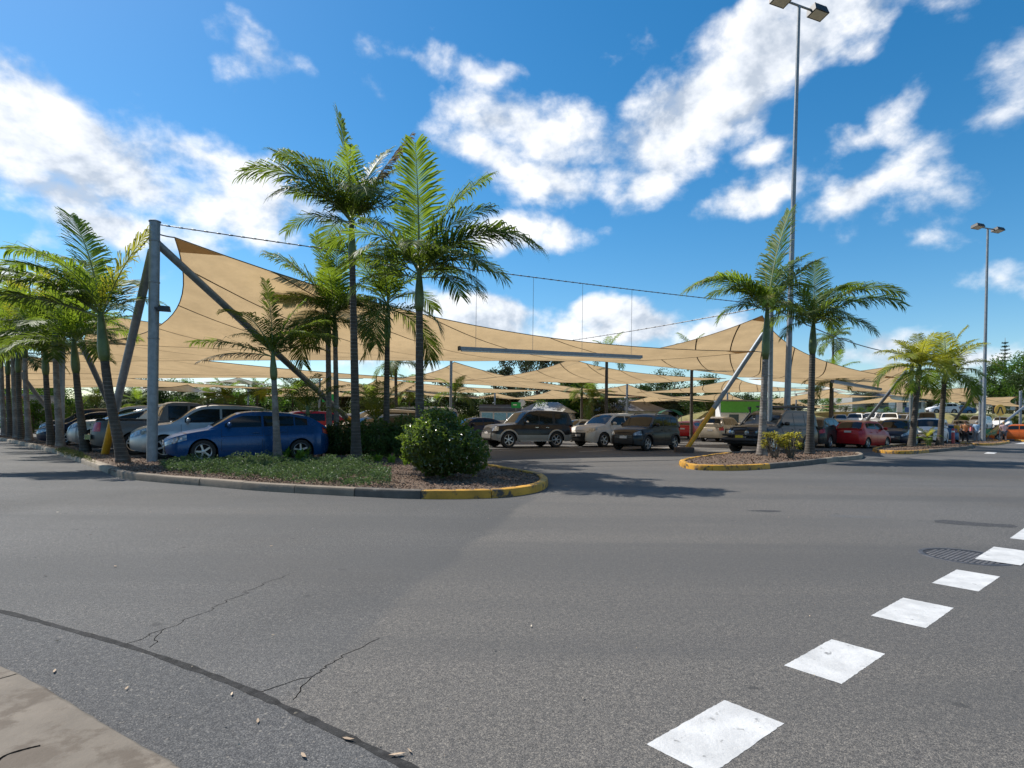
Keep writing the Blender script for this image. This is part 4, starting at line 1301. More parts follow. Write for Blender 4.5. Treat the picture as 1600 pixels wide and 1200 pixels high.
for q, (bp, tp, D, L) in enumerate(BACK):
    b = P(bp[0], bp[1], D); b.z = 0
    palm(BLAB[q], b, P(tp[0], tp[1], D), auto_fronds(11, L, 60 + q, 78, 0), shaft=.8, rb=.15, rt=.10, tm=TRUNKD, seed=60 + q, group='palms far back in the car park')

# dark bare trunks of palms that rise through gaps between the sails
for q, (px, D, ytop) in enumerate(((947, 40, 592), (1080, 42, 592), (620.5, 40, 588), (973, 52, 600))):
    b = P(px, 690, D); b.z = 0
    palm('palm trunk rising between the parked cars with its crown above the sails', b, P(px + 1, ytop - (40 if q != 2 else 30), D), auto_fronds(9, 1.8, 90 + q, 75, 10), shaft=.6, rb=.12, rt=.10, tm=TRUNKD, seed=90 + q, group='palms amid the parked cars') if q in (0, 1) else None

# ------------------------------------------------------------------ shrubs and low plants
def leaf(m, c, n, l, w, mi=0, rnd=random):
    n = n.normalized()
    a = n.cross(Vector((rnd.uniform(-1, 1), rnd.uniform(-1, 1), rnd.uniform(-1, 1))))
    if a.length < .01: a = n.orthogonal()
    a.normalize(); b = n.cross(a)
    k = n * (w * .25)
    m.add([c - a * l * .5, c - b * w * .5 + k, c + a * l * .5 - k, c + b * w * .5 + k], [(0, 1, 2), (0, 2, 3)], mi)

def shrub(name, label, c, rx, ry, rz, n, ll, mat, cat='shrub', glints=0, seed=1, bottom=.05, group=None, stems=7):
    rnd = random.Random(seed)
    o = empty(name, (c[0], c[1], 0.09))
    m = MB()
    lumps = [(Vector((rnd.gauss(0, 1), rnd.gauss(0, 1), rnd.gauss(0, 1))).normalized(), rnd.uniform(.05, .26)) for _ in range(18)]
    def surf(d):
        r = .84
        for (q, a) in lumps:
            k = d.dot(q)
            if k > .80: r += a * (k - .80) / .20
        r += .10 * mnoise.noise(d * 5 + Vector((seed, 0, 0)))
        return r
    for i in range(n):
        d = Vector((rnd.gauss(0, 1), rnd.gauss(0, 1), rnd.gauss(0, 1))).normalized()
        k = surf(d) * (1 - .42 * rnd.random() ** 2.2)
        if rnd.random() < .04: k *= 1.08
        p = Vector((d.x * rx * k, d.y * ry * k, rz + d.z * rz * k))
        if p.z < bottom: continue
        leaf(m, p, d + Vector((rnd.gauss(0, .6), rnd.gauss(0, .6), rnd.gauss(0, .6) + .45)), ll * rnd.uniform(.7, 1.3), ll * rnd.uniform(.4, .62), 0, rnd)
    # loose shoots that stand out of the clipped outline
    for i in range(int(n / 130)):
        d = Vector((rnd.gauss(0, 1), rnd.gauss(0, 1), rnd.gauss(.5, .8))).normalized()
        k = surf(d); p = Vector((d.x * rx * k, d.y * ry * k, rz + d.z * rz * k))
        if p.z < bottom: continue
        g_ = (d + Vector((rnd.gauss(0, .3), rnd.gauss(0, .3), .5))).normalized()
        ln_ = rnd.uniform(.06, .24) * rx
        for q in range(9):
            leaf(m, p + g_ * (ln_ * q / 8) + Vector((rnd.gauss(0, .02), rnd.gauss(0, .02), rnd.gauss(0, .02))), Vector((rnd.gauss(0, 1), rnd.gauss(0, 1), .8)), ll * rnd.uniform(.7, 1.2), ll * rnd.uniform(.4, .6), 0, rnd)
    tag(m.build('foliage', mat, o), kind='stuff')
    if glints:  # small pale flecks that paint in the sheen of sunlit leaves
        m = MB()
        for i in range(glints):
            d = Vector((rnd.gauss(0, 1), rnd.gauss(0, 1) - .2, rnd.gauss(0, 1) + .3)).normalized()
            k = surf(d) * rnd.uniform(.94, 1.04)
            p = Vector((d.x * rx * k, d.y * ry * k, rz + d.z * rz * k))
            for q in range(3):
                leaf(m, p + Vector((rnd.gauss(0, .012), rnd.gauss(0, .012), rnd.gauss(0, .012))), d + Vector((rnd.gauss(0, .5), rnd.gauss(0, .5), rnd.gauss(0, .5))), ll * .32, ll * .28, 0, rnd)
        tag(m.build('leaf_glint', simple('painted_glint', (.72, .72, .66), .6, var=.08), o), kind='stuff')
    m = MB()
    for i in range(stems):
        a = rnd.uniform(0, 6.28); e = Vector((cos(a) * rx * rnd.uniform(.2, .7), sin(a) * ry * rnd.uniform(.2, .7), rz * rnd.uniform(.9, 1.6)))
        m.tube([Vector((cos(a) * .06, sin(a) * .06, -.05)), e * .5 + Vector((0, 0, .05)), e], [.018, .012, .005], 5)
    m.build('stems', TWIG, o)
    tag(o, label, cat, group)
    return o

b = G(694, 752, .09)
b.y += .55
shrub('round_shrub', 'round clipped shrub dotted with small painted leaf glints at the nose of the front bed', (b.x - .12, b.y - .1), 0.80, .78, .63, 14000, .080, BUSHL, glints=45, seed=5, bottom=.02)
for q, (px, py, rx, rz, lab) in enumerate([(585, 715, .8, .55, 'dark leafy shrub behind the trunk of the tallest palm'), (640, 716, .75, .60, 'dark leafy shrub between the slim palm and the round shrub'),
                                     (535, 712, .75, .52, 'dark leafy shrub beside the twin slender palms'), (500, 711, .6, .42, 'low dark shrub by the rear wheel of the blue hatchback')]):
    b = G(px, py, .09)
    shrub('dark_shrub', lab, (b.x, b.y), rx, .6, rz, 3600, .10, SHRUBD, seed=20 + q, group='dark shrubs under the palms')

def strap_clump(name, label, c, n, h, mat, seed, cat='plant', w=.03, group=None):
    rnd = random.Random(seed)
    o = empty(name, (c[0], c[1], .09))
    m = MB()
    for i in range(n):
        a = rnd.uniform(0, 6.28); lean = rnd.uniform(.15, .9); l = h * rnd.uniform(.6, 1.15)
        d = Vector((cos(a), sin(a), 0)); s = Vector((-sin(a), cos(a), 0)) * w * rnd.uniform(.7, 1.2)
        p0 = d * rnd.uniform(0, .10); p1 = p0 + d * (l * .35 * lean) + Vector((0, 0, l * .6)); p2 = p1 + d * (l * .45 * lean) + Vector((0, 0, l * (.35 - .45 * lean)))
        m.add([p0 - s * .6, p0 + s * .6, p1 - s, p1 + s, p2], [(0, 1, 3, 2), (2, 3, 4)])
    m.build('leaf_blades', mat, o)
    tag(o, label, cat, group)
for q, (px, py, h) in enumerate([(448, 716, .46), (462, 714, .54), (476, 717, .46), (468, 719, .36), (590, 722, .28), (612, 724, .30), (635, 727, .26), (575, 721, .26)]):
    b = G(px, py, .09)
    strap_clump('strap_leaf_plant', ('bright strap leaved plant between the short palm and the juvenile palm' if q < 4 else 'low strap leaved plant between the tallest palm and the round shrub'), (b.x, b.y), 26, h, STRAP, 200 + q, group='strap leaved plants by the short palm' if q < 4 else 'strap leaved plants by the round shrub')
def croton(px, py, label, seed, h=.7):
    b = G(px, py, .10)
    rnd = random.Random(seed)
    o = empty('croton_shrub', (b.x, b.y, .10))
    ms, ml = MB(), MB()
    for i in range(16):
        a = rnd.uniform(0, 6.28); r = rnd.uniform(.15, .62); hh = h * rnd.uniform(.55, 1.1)
        e = Vector((cos(a) * r, sin(a) * r, hh))
        ms.tube([Vector((cos(a) * .05, sin(a) * .05, -.04)), Vector((e.x * .65, e.y * .65, hh * .5)), e], [.016, .012, .008], 5)
        for k in range(22):
            aa = rnd.uniform(0, 6.28); d = Vector((cos(aa), sin(aa), rnd.uniform(-.1, .9))).normalized()
            l = rnd.uniform(.12, .24); s = d.cross(Vector((0, 0, 1))).normalized() * .028
            p0 = e + Vector((0, 0, rnd.uniform(-.15, .04))); p1 = p0 + d * l * .5 + Vector((0, 0, .02)); p2 = p0 + d * l - Vector((0, 0, l * .25))
            ml.add([p0, p1 - s, p1 + s, p2], [(0, 1, 2), (1, 3, 2)])
    ms.build('stems', TWIG, o)
    ml.build('leaves', CROTON, o)
    tag(o, label, 'shrub')
croton(1212, 716, 'yellow leaved croton shrub between the ringed palm and the lamp post', 71, .88)
croton(1236, 716, 'yellow leaved croton shrub right of the lamp post foot', 72, .78)

def ground_cover():
    m = MB()
    poly = [G(248, 733, .09), G(270, 741, .09), G(330, 746, .09), G(400, 753, .09), G(480, 760, .09), (G(560, 766, .09)), G(610, 764, .09), G(612, 748, .09), G(585, 735, .09), G(540, 728, .09), G(470, 724, .09), G(400, 724, .09), G(320, 727, .09), G(262, 727, .09)]
    for (x, y) in scatter(poly, 22000):
        mound = mnoise.noise(Vector((x * 1.5, y * 2.2, 4))) + .5 * mnoise.noise(Vector((x * 4, y * 4, 8)))
        edge_ = min((Vector((x, y, 0)) - Vector((q.x, q.y, 0))).length for q in poly)
        if mound < -.22 + .3 * max(0, 1 - edge_ / .5): continue
        hh = .05 + .30 * (mound + .22) ** .8 + .05 * random.random()
        c = Vector((x, y, .09 + hh * random.uniform(.15, 1) ** .6))
        leaf(m, c, Vector((random.gauss(0, .6), random.gauss(0, .6) - .2, 1)), random.uniform(.035, .075), random.uniform(.016, .032))
        if random.random() < .5:
            leaf(m, c + Vector((random.uniform(-.03, .03), random.uniform(-.03, .03), .01)), Vector((random.gauss(0, .8), random.gauss(0, .8), .8)), .045, .02)
    tag(m.build('ground_cover', GCOVER), 'low grey green ground cover spreading along the front kerb', 'ground cover', kind='stuff')
    m = MB()
    rp = [G(q[0], q[1], .09) for q in ((85, 706), (110, 714), (128, 718), (150, 726), (128, 711), (118, 708), (100, 702))]
    for (x, y) in scatter(rp, 900):
        leaf(m, Vector((x, y, .10 + random.uniform(0, .10))), Vector((random.gauss(0, .9), random.gauss(0, .9), .6)), .10, .02)
    tag(m.build('grass_tuft', leafmat('tuft_leaf', (.13, .15, .05), (.2, .22, .07), .3, .5)), 'tufts of grass at the foot of the left palms', 'grass', kind='stuff')
ground_cover()

# ------------------------------------------------------------------ cars
def interp(tab, x):
    if x <= tab[0][0]: return tab[0][1]
    for (x0, z0), (x1, z1) in zip(tab, tab[1:]):
        if x <= x1:
            return z0 + (z1 - z0) * (x - x0) / max(1e-9, x1 - x0)
    return tab[-1][1]
def smoothtab(tab, x, d=.018):
    return (interp(tab, x - d) + 2 * interp(tab, x) + interp(tab, x + d)) / 4

SPECS = {
 'hatch': dict(L=4.46, W=1.76, H=1.47, wb=2.64, foh=.93, r=.325, gc=.17,
    body=[(0, .60), (.015, .69), (.05, .76), (.12, .85), (.20, .92), (.28, .98), (.36, .99), (.80, 1.06), (.95, 1.07), (.985, 1.0), (1, .86)],
    cab=[(.235, .93), (.30, 1.11), (.385, 1.34), (.43, 1.42), (.50, 1.462), (.60, 1.47), (.74, 1.43), (.84, 1.36), (.89, 1.28), (.975, 1.03)],
    ws=(.265, .405), rw=(.885, .955), wins=[(.33, .55), (.565, .755), (.765, .845)], wbelt=.79, wroof=.57, grille=(.30, .16, .9)),
 'small': dict(L=3.95, W=1.70, H=1.52, wb=2.53, foh=.80, r=.305, gc=.15,
    body=[(0, .62), (.02, .72), (.08, .84), (.18, .96), (.26, 1.02), (.36, 1.02), (.85, 1.09), (.97, 1.08), (1, .90)],
    cab=[(.20, .98), (.30, 1.26), (.38, 1.44), (.45, 1.51), (.60, 1.525), (.78, 1.49), (.88, 1.42), (.975, 1.06)],
    ws=(.225, .385), rw=(.868, .972), wins=[(.33, .55), (.565, .77), (.78, .855)], wbelt=.77, wroof=.60, grille=(.30, .14, .9)),
 'sedan': dict(L=4.7, W=1.80, H=1.46, wb=2.75, foh=.92, r=.325, gc=.16,
    body=[(0, .60), (.02, .70), (.10, .83), (.25, .95), (.34, .97), (.72, 1.02), (.82, 1.05), (.96, 1.05), (1, .90)],
    cab=[(.26, .95), (.40, 1.36), (.46, 1.44), (.58, 1.46), (.68, 1.42), (.74, 1.34), (.86, 1.05)],
    ws=(.285, .415), rw=(.735, .84), wins=[(.355, .53), (.545, .70)], wbelt=.80, wroof=.57, grille=(.32, .15, .9)),
 'suv': dict(L=4.52, W=1.82, H=1.68, wb=2.62, foh=.90, r=.355, gc=.20,
    body=[(0, .74), (.015, .84), (.06, .93), (.14, 1.02), (.24, 1.09), (.36, 1.10), (.85, 1.17), (.97, 1.15), (1, .95)],
    cab=[(.225, 1.04), (.30, 1.25), (.37, 1.50), (.42, 1.61), (.50, 1.665), (.64, 1.68), (.82, 1.63), (.90, 1.54), (.98, 1.15)],
    ws=(.25, .395), rw=(.905, .965), wins=[(.32, .54), (.555, .745), (.755, .88)], wbelt=.82, wroof=.62, grille=(.42, .20, .85)),
 'bigsuv': dict(L=4.86, W=1.92, H=1.74, wb=2.79, foh=.95, r=.375, gc=.20,
    body=[(0, .80), (.012, .93), (.05, 1.02), (.16, 1.10), (.25, 1.14), (.36, 1.14), (.85, 1.18), (.97, 1.16), (1, .95)],
    cab=[(.23, 1.10), (.31, 1.36), (.37, 1.58), (.42, 1.68), (.52, 1.735), (.66, 1.74), (.86, 1.70), (.93, 1.62), (.985, 1.18)],
    ws=(.255, .395), rw=(.935, .975), wins=[(.32, .54), (.555, .74), (.75, .90)], wbelt=.86, wroof=.68, grille=(.50, .26, .88)),
 'wagon4': dict(L=4.55, W=1.76, H=1.80, wb=2.675, foh=.80, r=.385, gc=.30,
    body=[(0, .90), (.012, 1.0), (.05, 1.06), (.20, 1.12), (.29, 1.14), (.38, 1.15), (.90, 1.16), (.985, 1.15), (1, .95)],
    cab=[(.275, 1.10), (.34, 1.38), (.40, 1.66), (.44, 1.76), (.52, 1.80), (.75, 1.80), (.90, 1.77), (.935, 1.71), (.992, 1.16)],
    ws=(.295, .41), rw=(.94, .98), wins=[(.36, .545), (.56, .72), (.755, .915)], wbelt=.80, wroof=.67, grille=(.50, .20, .95)),
 'compact4': dict(L=3.95, W=1.74, H=1.68, wb=2.49, foh=.74, r=.345, gc=.22,
    body=[(0, .80), (.015, .90), (.06, .97), (.17, 1.05), (.27, 1.09), (.36, 1.10), (.88, 1.15), (.98, 1.14), (1, .95)],
    cab=[(.24, 1.05), (.31, 1.28), (.385, 1.54), (.43, 1.63), (.52, 1.675), (.68, 1.68), (.84, 1.63), (.90, 1.56), (.985, 1.15)],
    ws=(.265, .40), rw=(.905, .965), wins=[(.335, .55), (.565, .74), (.755, .885)], wbelt=.80, wroof=.63, grille=(.45, .14, .9)),
 'cruiser': dict(L=4.95, W=1.94, H=1.90, wb=2.85, foh=.86, r=.40, gc=.30,
    body=[(0, .98), (.012, 1.08), (.05, 1.14), (.20, 1.20), (.28, 1.22), (.38, 1.22), (.90, 1.24), (.985, 1.23), (1, 1.0)],
    cab=[(.26, 1.18), (.34, 1.52), (.385, 1.74), (.43, 1.85), (.52, 1.90), (.80, 1.90), (.93, 1.87), (.955, 1.80), (.992, 1.24)],
    ws=(.28, .40), rw=(.96, .985), wins=[(.345, .53), (.545, .72), (.735, .925)], wbelt=.88, wroof=.74, grille=(.60, .24, .95)),
 'ute': dict(L=5.25, W=1.85, H=1.80, wb=3.15, foh=.90, r=.375, gc=.26,
    body=[(0, .92), (.012, 1.02), (.05, 1.08), (.20, 1.14), (.28, 1.16), (.62, 1.18), (.64, 1.16), (.985, 1.15), (1, 1.0)],
    cab=[(.235, 1.12), (.30, 1.42), (.35, 1.66), (.39, 1.76), (.46, 1.80), (.56, 1.79), (.60, 1.73), (.635, 1.18)],
    ws=(.255, .365), rw=(.605, .63), wins=[(.315, .455), (.47, .585)], wbelt=.82, wroof=.66, grille=(.50, .22, .9)),
 'van': dict(L=4.7, W=1.80, H=1.98, wb=3.0, foh=.80, r=.33, gc=.19,
    body=[(0, .80), (.02, .95), (.08, 1.08), (.14, 1.14), (.3, 1.15), (.95, 1.15), (.99, 1.14), (1, 1.0)],
    cab=[(.075, 1.08), (.16, 1.50), (.22, 1.80), (.27, 1.92), (.36, 1.97), (.90, 1.97), (.965, 1.92), (.993, 1.15)],
    ws=(.10, .235), rw=(.97, .987), wins=[(.20, .36), (.38, .64), (.66, .93)], wbelt=.84, wroof=.74, grille=(.4, .2, .9)),
}

class Car:
    def __init__(self, spec):
        s = dict(SPECS[spec]); self.s = s
        self.L, self.W = s['L'], s['W']
        self.xf = self.L / 2
        self.wx = (self.xf - s['foh'], self.xf - s['foh'] - s['wb'])
        self.ra = s['r'] * 1.15
    def fx(self, f): return self.xf - f * self.L
    def fr(self, x): return (self.xf - x) / self.L
    def zt(self, x): return smoothtab(self.s['body'], self.fr(x), .012)
    def zbase(self, x):
        d = min(self.xf - x, x + self.xf)
        return self.s['gc'] + (.10 * max(0, 1 - d / .55) ** 2)
    def zb(self, x):
        z = self.zbase(x)
        for wx in self.wx:
            q = abs(x - wx)
            if q < self.ra: z = max(z, self.s['r'] * .98 + sqrt(self.ra ** 2 - q * q))
        return min(z, self.zt(x) - .05)
    def plan(self, x):
        d = self.xf - x; e = max(0, 1 - d / .62); f = 1 - .40 * e ** 3.2
        d = x + self.xf; e = max(0, 1 - d / .50); f *= 1 - .30 * e ** 3.2
        return f
    def sb(self, x, z, sd):
        """point of the body side at station x, height z (sd = +1 left, -1 right)"""
        zt_, zl = self.zt(x), self.s['gc']
        t = max(0, min(1, (z - zl) / max(.2, zt_ - zl)))
        prof = .955 + .045 * sin(pi * min(1, t * 1.15) ** .8) - .075 * max(0, t - .72) / .28 * (.6 + .4 * t) + .006 * (1 if .60 < t < .66 else 0)
        y = self.W / 2 * self.plan(x) * prof
        d = self.xf - x; k = max(0, 1 - d / .55) ** 2
        dz = z - .52
        nx = (.16 * (dz / .5) ** 2 if dz > 0 else .10 * (dz / .4) ** 2) * k
        d = x + self.xf; k = max(0, 1 - d / .45) ** 2
        bx = (.10 * max(0, dz / .6) ** 2 if dz > 0 else .08 * (dz / .4) ** 2) * k
        return Vector((x - nx + bx, y * sd, z))
    def belt(self, x): return self.zt(x) - .035
    def zc(self, x): return max(smoothtab(self.s['cab'], self.fr(x), .012), self.belt(x) + .004)
    def wtop(self, x):
        h = (self.zc(x) - 1.0) / max(.1, self.s['H'] - 1.0)
        t = max(0, min(1, h))
        return (self.s['wbelt'] + (self.s['wroof'] - self.s['wbelt']) * t) * self.planc(x)
    def planc(self, x):
        f0, f1 = self.s['cab'][0][0], self.s['cab'][-1][0]
        f = self.fr(x)
        e = max(0, 1 - (f - f0) / .10); g = max(0, 1 - (f1 - f) / .06)
        return 1 - .10 * e ** 2 - .06 * g ** 2
    def sc(self, x, z, sd):
        """point of the cabin side"""
        zb_, zt_ = self.belt(x), self.zc(x)
        t = max(0, min(1, (z - zb_) / max(.02, self.s['H'] - zb_)))
        y = (self.s['wbelt'] + (self.s['wroof'] - self.s['wbelt']) * t ** 1.15) * self.planc(x)
        return Vector((x, y * sd, z))
    def tc(self, x, q):
        """point of the cabin top (windscreen, roof, rear window); q = -1..1 across"""
        zr = self.zc(x); w = abs(self.sc(x, zr, 1).y)
        return Vector((x, w * q, zr + .035 * (1 - q * q) - .012 * abs(q) ** 6))
    def tb(self, x, q):
        z = self.zt(x); p = self.sb(x, z, 1)
        return Vector((p.x, p.y * q, z + .035 * (1 - q * q) - .02 * abs(q) ** 5))

    def loft(self, xs, ring):
        m = MB(); R = [ring(x) for x in xs]; n = len(R[0])
        fs = [(i * n + j, (i + 1) * n + j, (i + 1) * n + j + 1, i * n + j + 1) for i in range(len(xs) - 1) for j in range(n - 1)]
        m.add([p for r in R for p in r], fs)
        for base in (0, (len(xs) - 1) * n):
            h = n // 2
            for j in range(h):
                a, b, c, d = base + j, base + j + 1, base + n - 2 - j, base + n - 1 - j
                m.add([], []); m.f.append((a, b, c, d) if b != c else (a, b, d)); m.m.append(0)
        return m
    def patch(self, fn, nu, nv, off, thick=0.0):
        """patch over a surface function fn(u,v), pushed outward by off along the normal"""
        m = MB()
        def q(u, v):
            p = fn(u, v); e = .004
            du = fn(min(1, u + e), v) - fn(max(0, u - e), v); dv = fn(u, min(1, v + e)) - fn(u, max(0, v - e))
            nn = du.cross(dv)
            if nn.length < 1e-12: nn = Vector((0, 0, 1))
            nn.normalize()
            out = Vector((p.x * .25, p.y, max(0, p.z - .7)))
            if nn.dot(out) < 0: nn = -nn
            return p + nn * off
        m.grid(q, nu, nv)
        return m

def wheel_mesh(r, w, spokes, seed=0):
    key = (round(r, 3), spokes)
    if key in wheel_mesh.c: return wheel_mesh.c[key]
    M = Matrix.Rotation(radians(90), 4, 'X')
    t = MB()
    t.lathe([(r * .66, -w * .44), (r * .80, -w * .50), (r * .94, -w * .48), (r * .995, -w * .36), (r, 0), (r * .995, w * .36), (r * .94, w * .48), (r * .80, w * .50), (r * .66, w * .44)], 28, M)
    tyre = t.mesh('wheel', RUBBER, auto=50)
    k = MB()
    k.lathe([(r * .665, -w * .44), (r * .68, w * .44), (r * .655, w * .47), (r * .61, w * .42), (r * .58, -w * .2)], 28, M)
    k.lathe([(0.001, w * .40), (r * .10, w * .40), (r * .17, w * .36), (r * .18, w * .1)], 16, M)
    for i in range(spokes):
        a = 2 * pi * i / spokes
        R = Matrix.Rotation(a, 3, 'Y')
        wd = .62 * r / spokes * 2
        c = R @ Vector((r * .38, -w * .33, 0))
        k.box(c, (r * .50, w * .10, wd * .62), mat=R)
    rim = k.mesh('rim', ALLOY, auto=40)
    d = MB(); d.lathe([(0.001, w * .02), (r * .62, w * .02)], 24, M)
    disc = d.mesh('brake_disc', UNDER)
    wheel_mesh.c[key] = (tyre, rim, disc)
    return wheel_mesh.c[key]
wheel_mesh.c = {}

def car(spec, label, pos, head, pt, lod=2, cat='car', group=None, name=None, lower=None, flare=None, clad=None, rack=False, bullbar=False, snorkel=False, spokes=5,
        plate=PLATE, roofrail=False, grillemat=None, z=0.0, tray=None, spare=False, tint=None):
    """pos: xy of the middle of the car; head: heading vector; pt: paint material. lod 2 near, 1 middle, 0 far"""
    C = Car(spec); s = C.s
    o = empty(name or {'hatch': 'hatchback_car', 'small': 'hatchback_car', 'sedan': 'sedan_car', 'ute': 'utility_truck', 'van': 'van'}.get(spec, 'sport_utility_car'), (pos[0], pos[1], z), atan2(head[1], head[0]))
    # body shell
    xs = set()
    n = 44 if lod == 2 else 30
    for i in range(n + 1): xs.add(C.xf - C.L * i / n)
    for d in (.0, .015, .04, .08, .13, .2, .3): xs.add(C.xf - d); xs.add(-C.xf + d)
    for wx in C.wx:
        for i in range(13):
            a = pi * i / 12
            xs.add(wx + C.ra * .999 * cos(a))
    xs = sorted(xs, reverse=True)
    nz, nt = (9, 8) if lod == 2 else (6, 6)
    def ring(x):
        zb_, zt_ = C.zb(x), C.zt(x)
        L_ = [C.sb(x, zb_ + (zt_ - .02 - zb_) * (k / nz), 1) for k in range(nz + 1)]
        R_ = [Vector((p.x, -p.y, p.z)) for p in reversed(L_)]
        T_ = [C.tb(x, .96 - 1.92 * k / nt) for k in range(nt + 1)]
        return L_ + T_ + R_
    body = C.loft(xs, ring).build('body', pt, o, auto=38, fix=True)
    if tint: body['label'] = tint
    # dark floor, wheel wells
    m = MB(); m.box((0, 0, s['gc'] + .12), (C.L * .88, C.W * .60, .20)); m.box((0, 0, s['gc'] + .38), (C.L * .86, C.W * .56, .34)); m.build('underbody', UNDER, o)
    # cabin
    f0, f1 = s['cab'][0][0], s['cab'][-1][0]
    xs = set(C.fx(f0 + (f1 - f0) * i / (30 if lod else 20)) for i in range(31 if lod else 21))
    for (f, _) in s['cab']: xs.add(C.fx(f))
    xs = sorted(xs, reverse=True)
    def ringc(x):
        zb_, zt_ = C.belt(x), C.zc(x)
        L_ = [C.sc(x, zb_ + (zt_ - zb_) * k / 6, 1) for k in range(7)]
        R_ = [Vector((p.x, -p.y, p.z)) for p in reversed(L_)]
        T_ = [C.tc(x, .985 - 1.97 * k / 8) for k in range(9)]
        return L_ + T_ + R_
    C.loft(xs, ringc).build('cabin', pt, o, auto=45, fix=True)
    # glass
    a, b = C.fx(s['ws'][0]), C.fx(s['ws'][1])
    C.patch(lambda u, v: C.tc(a + (b - a) * u, (-.93 + 1.86 * v) * (.97 - .05 * u)), 8, 8, .006).build('windscreen', GLASS, o, smooth=True)
    a2, b2 = C.fx(s['rw'][0]), C.fx(s['rw'][1])
    C.patch(lambda u, v: C.tc(a2 + (b2 - a2) * u, -.86 + 1.72 * v), 6, 6, .006).build('rear_window', GLASS, o, smooth=True)
    for (w0, w1) in s['wins']:
        for sd in (1, -1):
            x0, x1 = C.fx(w0), C.fx(w1)
            def fw(u, v):
                x = x0 + (x1 - x0) * u
                lo = C.belt(x) + .055; hi = max(lo + .004, C.zc(x) - .085)
                hi = min(hi, s['H'] - .125)
                return C.sc(x, lo + (hi - lo) * v, sd)
            C.patch(fw, 8, 5, .006).build('side_window', GLASS, o, smooth=True)
            if lod >= 2:
                C.patch(lambda u, v: fw(u, -.035 + .03 * v) + Vector((0, 0, 0)), 8, 1, .009).build('window_trim', PLAST, o)
    # doors with handles, as panels just proud of the body
    if lod >= 1 and spec != 'van':
        ws_ = s['wins'][:2]
        for k, (w0, w1) in enumerate(ws_):
            for sd in (1, -1):
                x0, x1 = C.fx(w0 - (.02 if k == 0 else -.002)), C.fx(w1 + (.002 if k == 0 else .012))
                if k == 1: x1 = max(x1, C.wx[1] + C.ra + .02)
                def fd(u, v, g=0.0):
                    x = x0 + (x1 - x0) * u; zlo = C.zbase(x) + .17; zhi = C.zt(x) - .035
                    return C.sb(x, zlo + (zhi - zlo) * v, sd)
                dgap = C.patch(lambda u, v: fd(-.008 + 1.016 * u, -.01 + 1.02 * v), 8, 6, .0022)
                dgap.build('door_gap', UNDER, o, smooth=True)
                d_ = C.patch(fd, 10, 8, .0055).build('door', pt, o, smooth=True)
                if lod >= 2:
                    h = MB(); p = fd(.84, .80); h.box(p + Vector((0, sd * .022, 0)), (.17, .03, .028)); h.build('door_handle', CHROME if spec == 'wagon4' else pt, d_)
    # lamps
    for sd in (1, -1):
        fsz = .17 if spec not in ('cruiser', 'wagon4', 'compact4') else .16
        zc0 = C.zt(C.xf - .10) - .05
        def fh(u, v):
            d = .012 + (.50 if spec in ('hatch', 'suv', 'bigsuv', 'small', 'sedan') else .26) * u ** 1.2
            x = C.xf - d; top = min(C.zt(x) - .05, zc0 + .02 + .14 * u); bot = zc0 - fsz + (.17 * u if spec in ('hatch', 'suv', 'bigsuv', 'sedan', 'small') else .02 * u)
            return C.sb(x, bot + (max(top, bot + .01) - bot) * v, sd)
        C.patch(fh, 8, 4, .007).build('headlight', LENS, o, smooth=True)
        def ft(u, v):
            d = .012 + .22 * u; x = -C.xf + d
            t0 = .80 if spec not in ('ute', 'cruiser', 'wagon4') else .78
            t1 = min(C.zt(x) - .03, t0 + (.30 if spec != 'hatch' else .20))
            return C.sb(x, t0 + (t1 - t0) * v + (.05 * u if spec in ('hatch', 'small', 'suv') else 0), sd)
        C.patch(ft, 6, 4, .007).build('tail_light', TAIL, o, smooth=True)
    # nose: grille, lower intake, plate, badge bar
    xn = C.sb(C.xf, .7, 1).x
    gw, gh, _ = s['grille']
    zg = C.zt(C.xf) - .10
    yw = C.W / 2 * C.plan(C.xf) * 2 * .96
    def nose(z, dx=0): return C.sb(C.xf, z, 1).x + dx
    def fg(u, v):
        z = zg - gh + gh * v; q = (-.5 + u) * yw * .96
        return Vector((nose(z), q, z))
    C.patch(fg, 6, 4, .008).build('grille', grillemat or PLAST, o)
    if lod >= 2:
        gr = MB()
        for k in range(3):
            z = zg - gh + gh * (k + .5) / 3
            gr.box((nose(z) + .014, 0, z), (.012, yw * .9, .018))
        gr.build('grille_bar', CHROME if spec != 'cruiser' else PLAST, o)
        bd = MB(); bd.lathe([(.001, .012), (.045, .012), (.055, 0)], 16, Matrix.Translation((nose(zg - gh * .5) + .012, 0, zg - gh * .5)) @ Matrix.Rotation(radians(90), 4, 'Y')); bd.build('badge', CHROME, o)
    zi0, zi1 = s['gc'] + .10, s['gc'] + .30
    C.patch(lambda u, v: Vector((nose(zi0 + (zi1 - zi0) * v), (-.5 + u) * yw * .92, zi0 + (zi1 - zi0) * v)), 4, 3, .006).build('lower_intake', PLAST, o)
    pm = MB(); zz = max(.52, zi1 + .10); pm.box((nose(zz) + .018, 0, zz), (.012, .37, .11)); pm.build('number_plate', plate, o)
    xr = -C.xf
    pm = MB(); pm.box((C.sb(xr, .82, 1).x - .012, 0, .84 if spec not in ('small',) else .92), (.012, .37, .11)); pm.build('number_plate', PLATE, o)
    C.patch(lambda u, v: Vector((C.sb(xr, s['gc'] + .12 + .16 * v, 1).x, (-.5 + u) * C.W / 2 * C.plan(xr) * 2 * .94, s['gc'] + .12 + .16 * v)), 4, 3, -.006).build('rear_skirt', PLAST, o)
